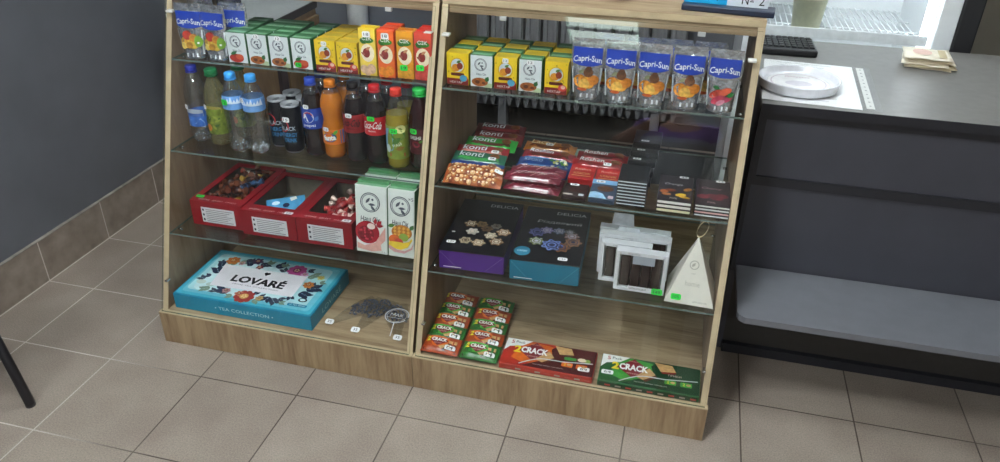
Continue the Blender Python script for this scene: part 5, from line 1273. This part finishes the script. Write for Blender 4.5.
def hand_pts(side):
    """side -1 left, +1 right: wrist, palm and five fingers gripping the short end of the phone"""
    e = pc + r2 * (.078 * side); w_ = e + r2 * (.035 * side) - u2 * .075 - fw * .03; palm = e + r2 * (.022 * side) - u2 * .022 - fw * .016
    P_ = [w_, palm]; E_ = [(0, 1)]; Rr = [.024, (.020, .028)]
    for k in range(4):
        base = e + r2 * (.016 * side) + u2 * (.026 - .019 * k) + fw * .004; mid = e + r2 * (.003 * side) + u2 * (.028 - .019 * k) + fw * .009; tip = e - r2 * ((.018, .022, .020, .014)[k] * side) + u2 * (.028 - .019 * k) + fw * .0075
        tip = tip - fw * .006 * 0; i = len(P_)
        P_ += [base, mid, tip]; E_ += [(1, i), (i, i + 1), (i + 1, i + 2)]; Rr += [.0095, .0085, .007]
    i = len(P_); P_ += [e + r2 * (.012 * side) - u2 * .034 - fw * .018, e - r2 * (.014 * side) - u2 * .018 - fw * .017]
    E_ += [(1, i), (i, i + 1)]; Rr += [.011, .008]
    return P_, E_, Rr
V = Vector
bp0 = [V((.635, -1.95, .95)), V((.635, -1.945, 1.12)), V((.635, -1.94, 1.29)), V((.635, -1.94, 1.40)), V((.635, -1.925, 1.49)), V((.635, -1.905, 1.555)), V((.635, -1.895, 1.63)), V((.635, -1.90, 1.70)),
       V((.46, -1.945, 1.405)), V((.31, -1.83, 1.27)), V((.81, -1.945, 1.405)), V((.985, -1.83, 1.25)),
       V((.55, -1.95, .90)), V((.545, -1.93, .50)), V((.54, -1.955, .10)), V((.535, -1.83, .035)), V((.72, -1.95, .90)), V((.73, -1.93, .50)), V((.735, -1.955, .10)), V((.74, -1.83, .035))]
ed = [(0, 1), (1, 2), (2, 3), (3, 4), (4, 5), (5, 6), (6, 7), (3, 8), (8, 9), (3, 10), (10, 11), (0, 12), (12, 13), (13, 14), (14, 15), (0, 16), (16, 17), (17, 18), (18, 19)]
rd = [(.145, .10), (.135, .095), (.15, .10), (.12, .075), .048, (.066, .075), (.072, .09), (.05, .065), .052, .038, .052, .038, .085, .055, .036, .032, .085, .055, .036, .032]
for side, elbow in ((-1, 9), (1, 11)):
    hp, he, hr = hand_pts(side); o_ = len(bp0); bp0 += hp; ed += [(elbow, o_)] + [(a + o_, b + o_) for a, b in he]; rd += hr
body = skinned('body', [p + W2L for p in bp0], ed, rd, SKIN, person)
sw = [0, 1, 2, 3, 8, 10]; pts = [bp0[i] + W2L for i in sw] + [bp0[8].lerp(bp0[9], .42) + W2L, bp0[10].lerp(bp0[11], .42) + W2L]
skinned('sweater', pts, [(0, 1), (1, 2), (2, 3), (3, 4), (3, 5), (4, 6), (5, 7)], [(.16, .115), (.15, .11), (.165, .115), (.135, .09), .068, .068, .056, .056], garment(), person)
pts = [bp0[i] + W2L for i in (0, 12, 13, 14, 16, 17, 18)]
skinned('trousers', pts, [(0, 1), (1, 2), (2, 3), (0, 4), (4, 5), (5, 6)], [(.155, .108), .098, .07, .055, .098, .07, .055], TROU, person)
for i in (14, 18):
    a, b_ = bp0[i] + W2L, bp0[i + 1] + W2L
    skinned('shoe', [V((a.x, a.y - .03, .045)), V((a.x, a.y + .05, .045)), V((b_.x, b_.y + .02, .04))], [(0, 1), (1, 2)], [.045, .046, .04], SHOE, person)
hd = V((0, .032, 1.632))
b = MB(); bmh = bmesh.new(); bmesh.ops.create_icosphere(bmh, subdivisions=3, radius=1)
for v in bmh.verts:
    n_ = v.co.copy(); v.co = V((n_.x * .086, n_.y * .104, n_.z * .108))
bmesh.ops.delete(bmh, geom=[v for v in bmh.verts if v.co.y > .052 and v.co.z < .045 or v.co.z < -.07], context='VERTS')
b.bm(bmh, HAIRM, True, Matrix.Translation(hd + V((0, -.012, .018)))); b.build('hair', person)
for s in (-1, 1):
    e_ = bmesh.new(); bmesh.ops.create_uvsphere(e_, u_segments=12, v_segments=8, radius=.011); b = MB(); b.bm(e_, mat('#e6e2dc', .2), True, Matrix.Translation(hd + V((s * .029, .078, -.005))))
    b.lathe([(.0005, .0108), (.005, .0098)], mat('#2b2220', .2), 10, M=Matrix.Translation(hd + V((s * .029, .0785, -.005))) @ Matrix.Rotation(-PI / 2, 4, 'X'), cap=False); b.build('eye', person)
    b = MB(); e_ = bmesh.new(); bmesh.ops.create_uvsphere(e_, u_segments=10, v_segments=8, radius=1); b.bm(e_, SKIN, True, Matrix.Translation(hd + V((s * .080, -.005, -.012))) @ Matrix.Diagonal((.010, .018, .030, 1))); b.build('ear', person)
b = MB(); b.tube([hd + V((0, .084, .002)), hd + V((0, .098, -.028)), hd + V((0, .086, -.036))], [.007, .012, .008], SKIN, 8); b.build('nose', person)
b = MB(); b.tube([hd + V((-.022, .076, -.060)), hd + V((0, .084, -.061)), hd + V((.022, .076, -.060))], [.003, .006, .003], mat('#a0605a', .4), 8); b.build('mouth', person)
# the phone
ph = thing('phone', 'black phone held up in both hands, mirrored in the pane', 'phone', pc)
Mr = Matrix(((r2.x, u2.x, -fw.x, 0), (r2.y, u2.y, -fw.y, 0), (r2.z, u2.z, -fw.z, 0), (0, 0, 0, 1)))
MB().box(-.078, .078, -.037, .037, -.004, .004, mat('#101114', .25), .003, M=Mr).build('phone_body', ph)
MB().box(-.074, .074, -.034, .034, .0041, .0045, mat('#20242a', .1), M=Mr).build('screen', ph)
# ------------------------------------------------------------------ dark mat added to darken the floor on the staff side
tag(MB().box(-.75, 1.2, .97, 1.90, 0, .008, mat('#1b1a1c', .8, var=.15), .002).build('shade_mat'), 'black mat added to darken the floor behind the display cases', 'mat')
# ------------------------------------------------------------------ settle the goods a touch nearer the sloping pane
KEEP = {'display cabinet', 'sign', 'bowl', 'person', 'phone', 'chair'}
for o in list(C.objects):
    if o.parent is None and 'category' in o and o['category'] not in KEEP and -.79 < o.location.x < .79 and 0 < o.location.y < .58 and .1 < o.location.z < 1.0:
        o.location.y -= .0075
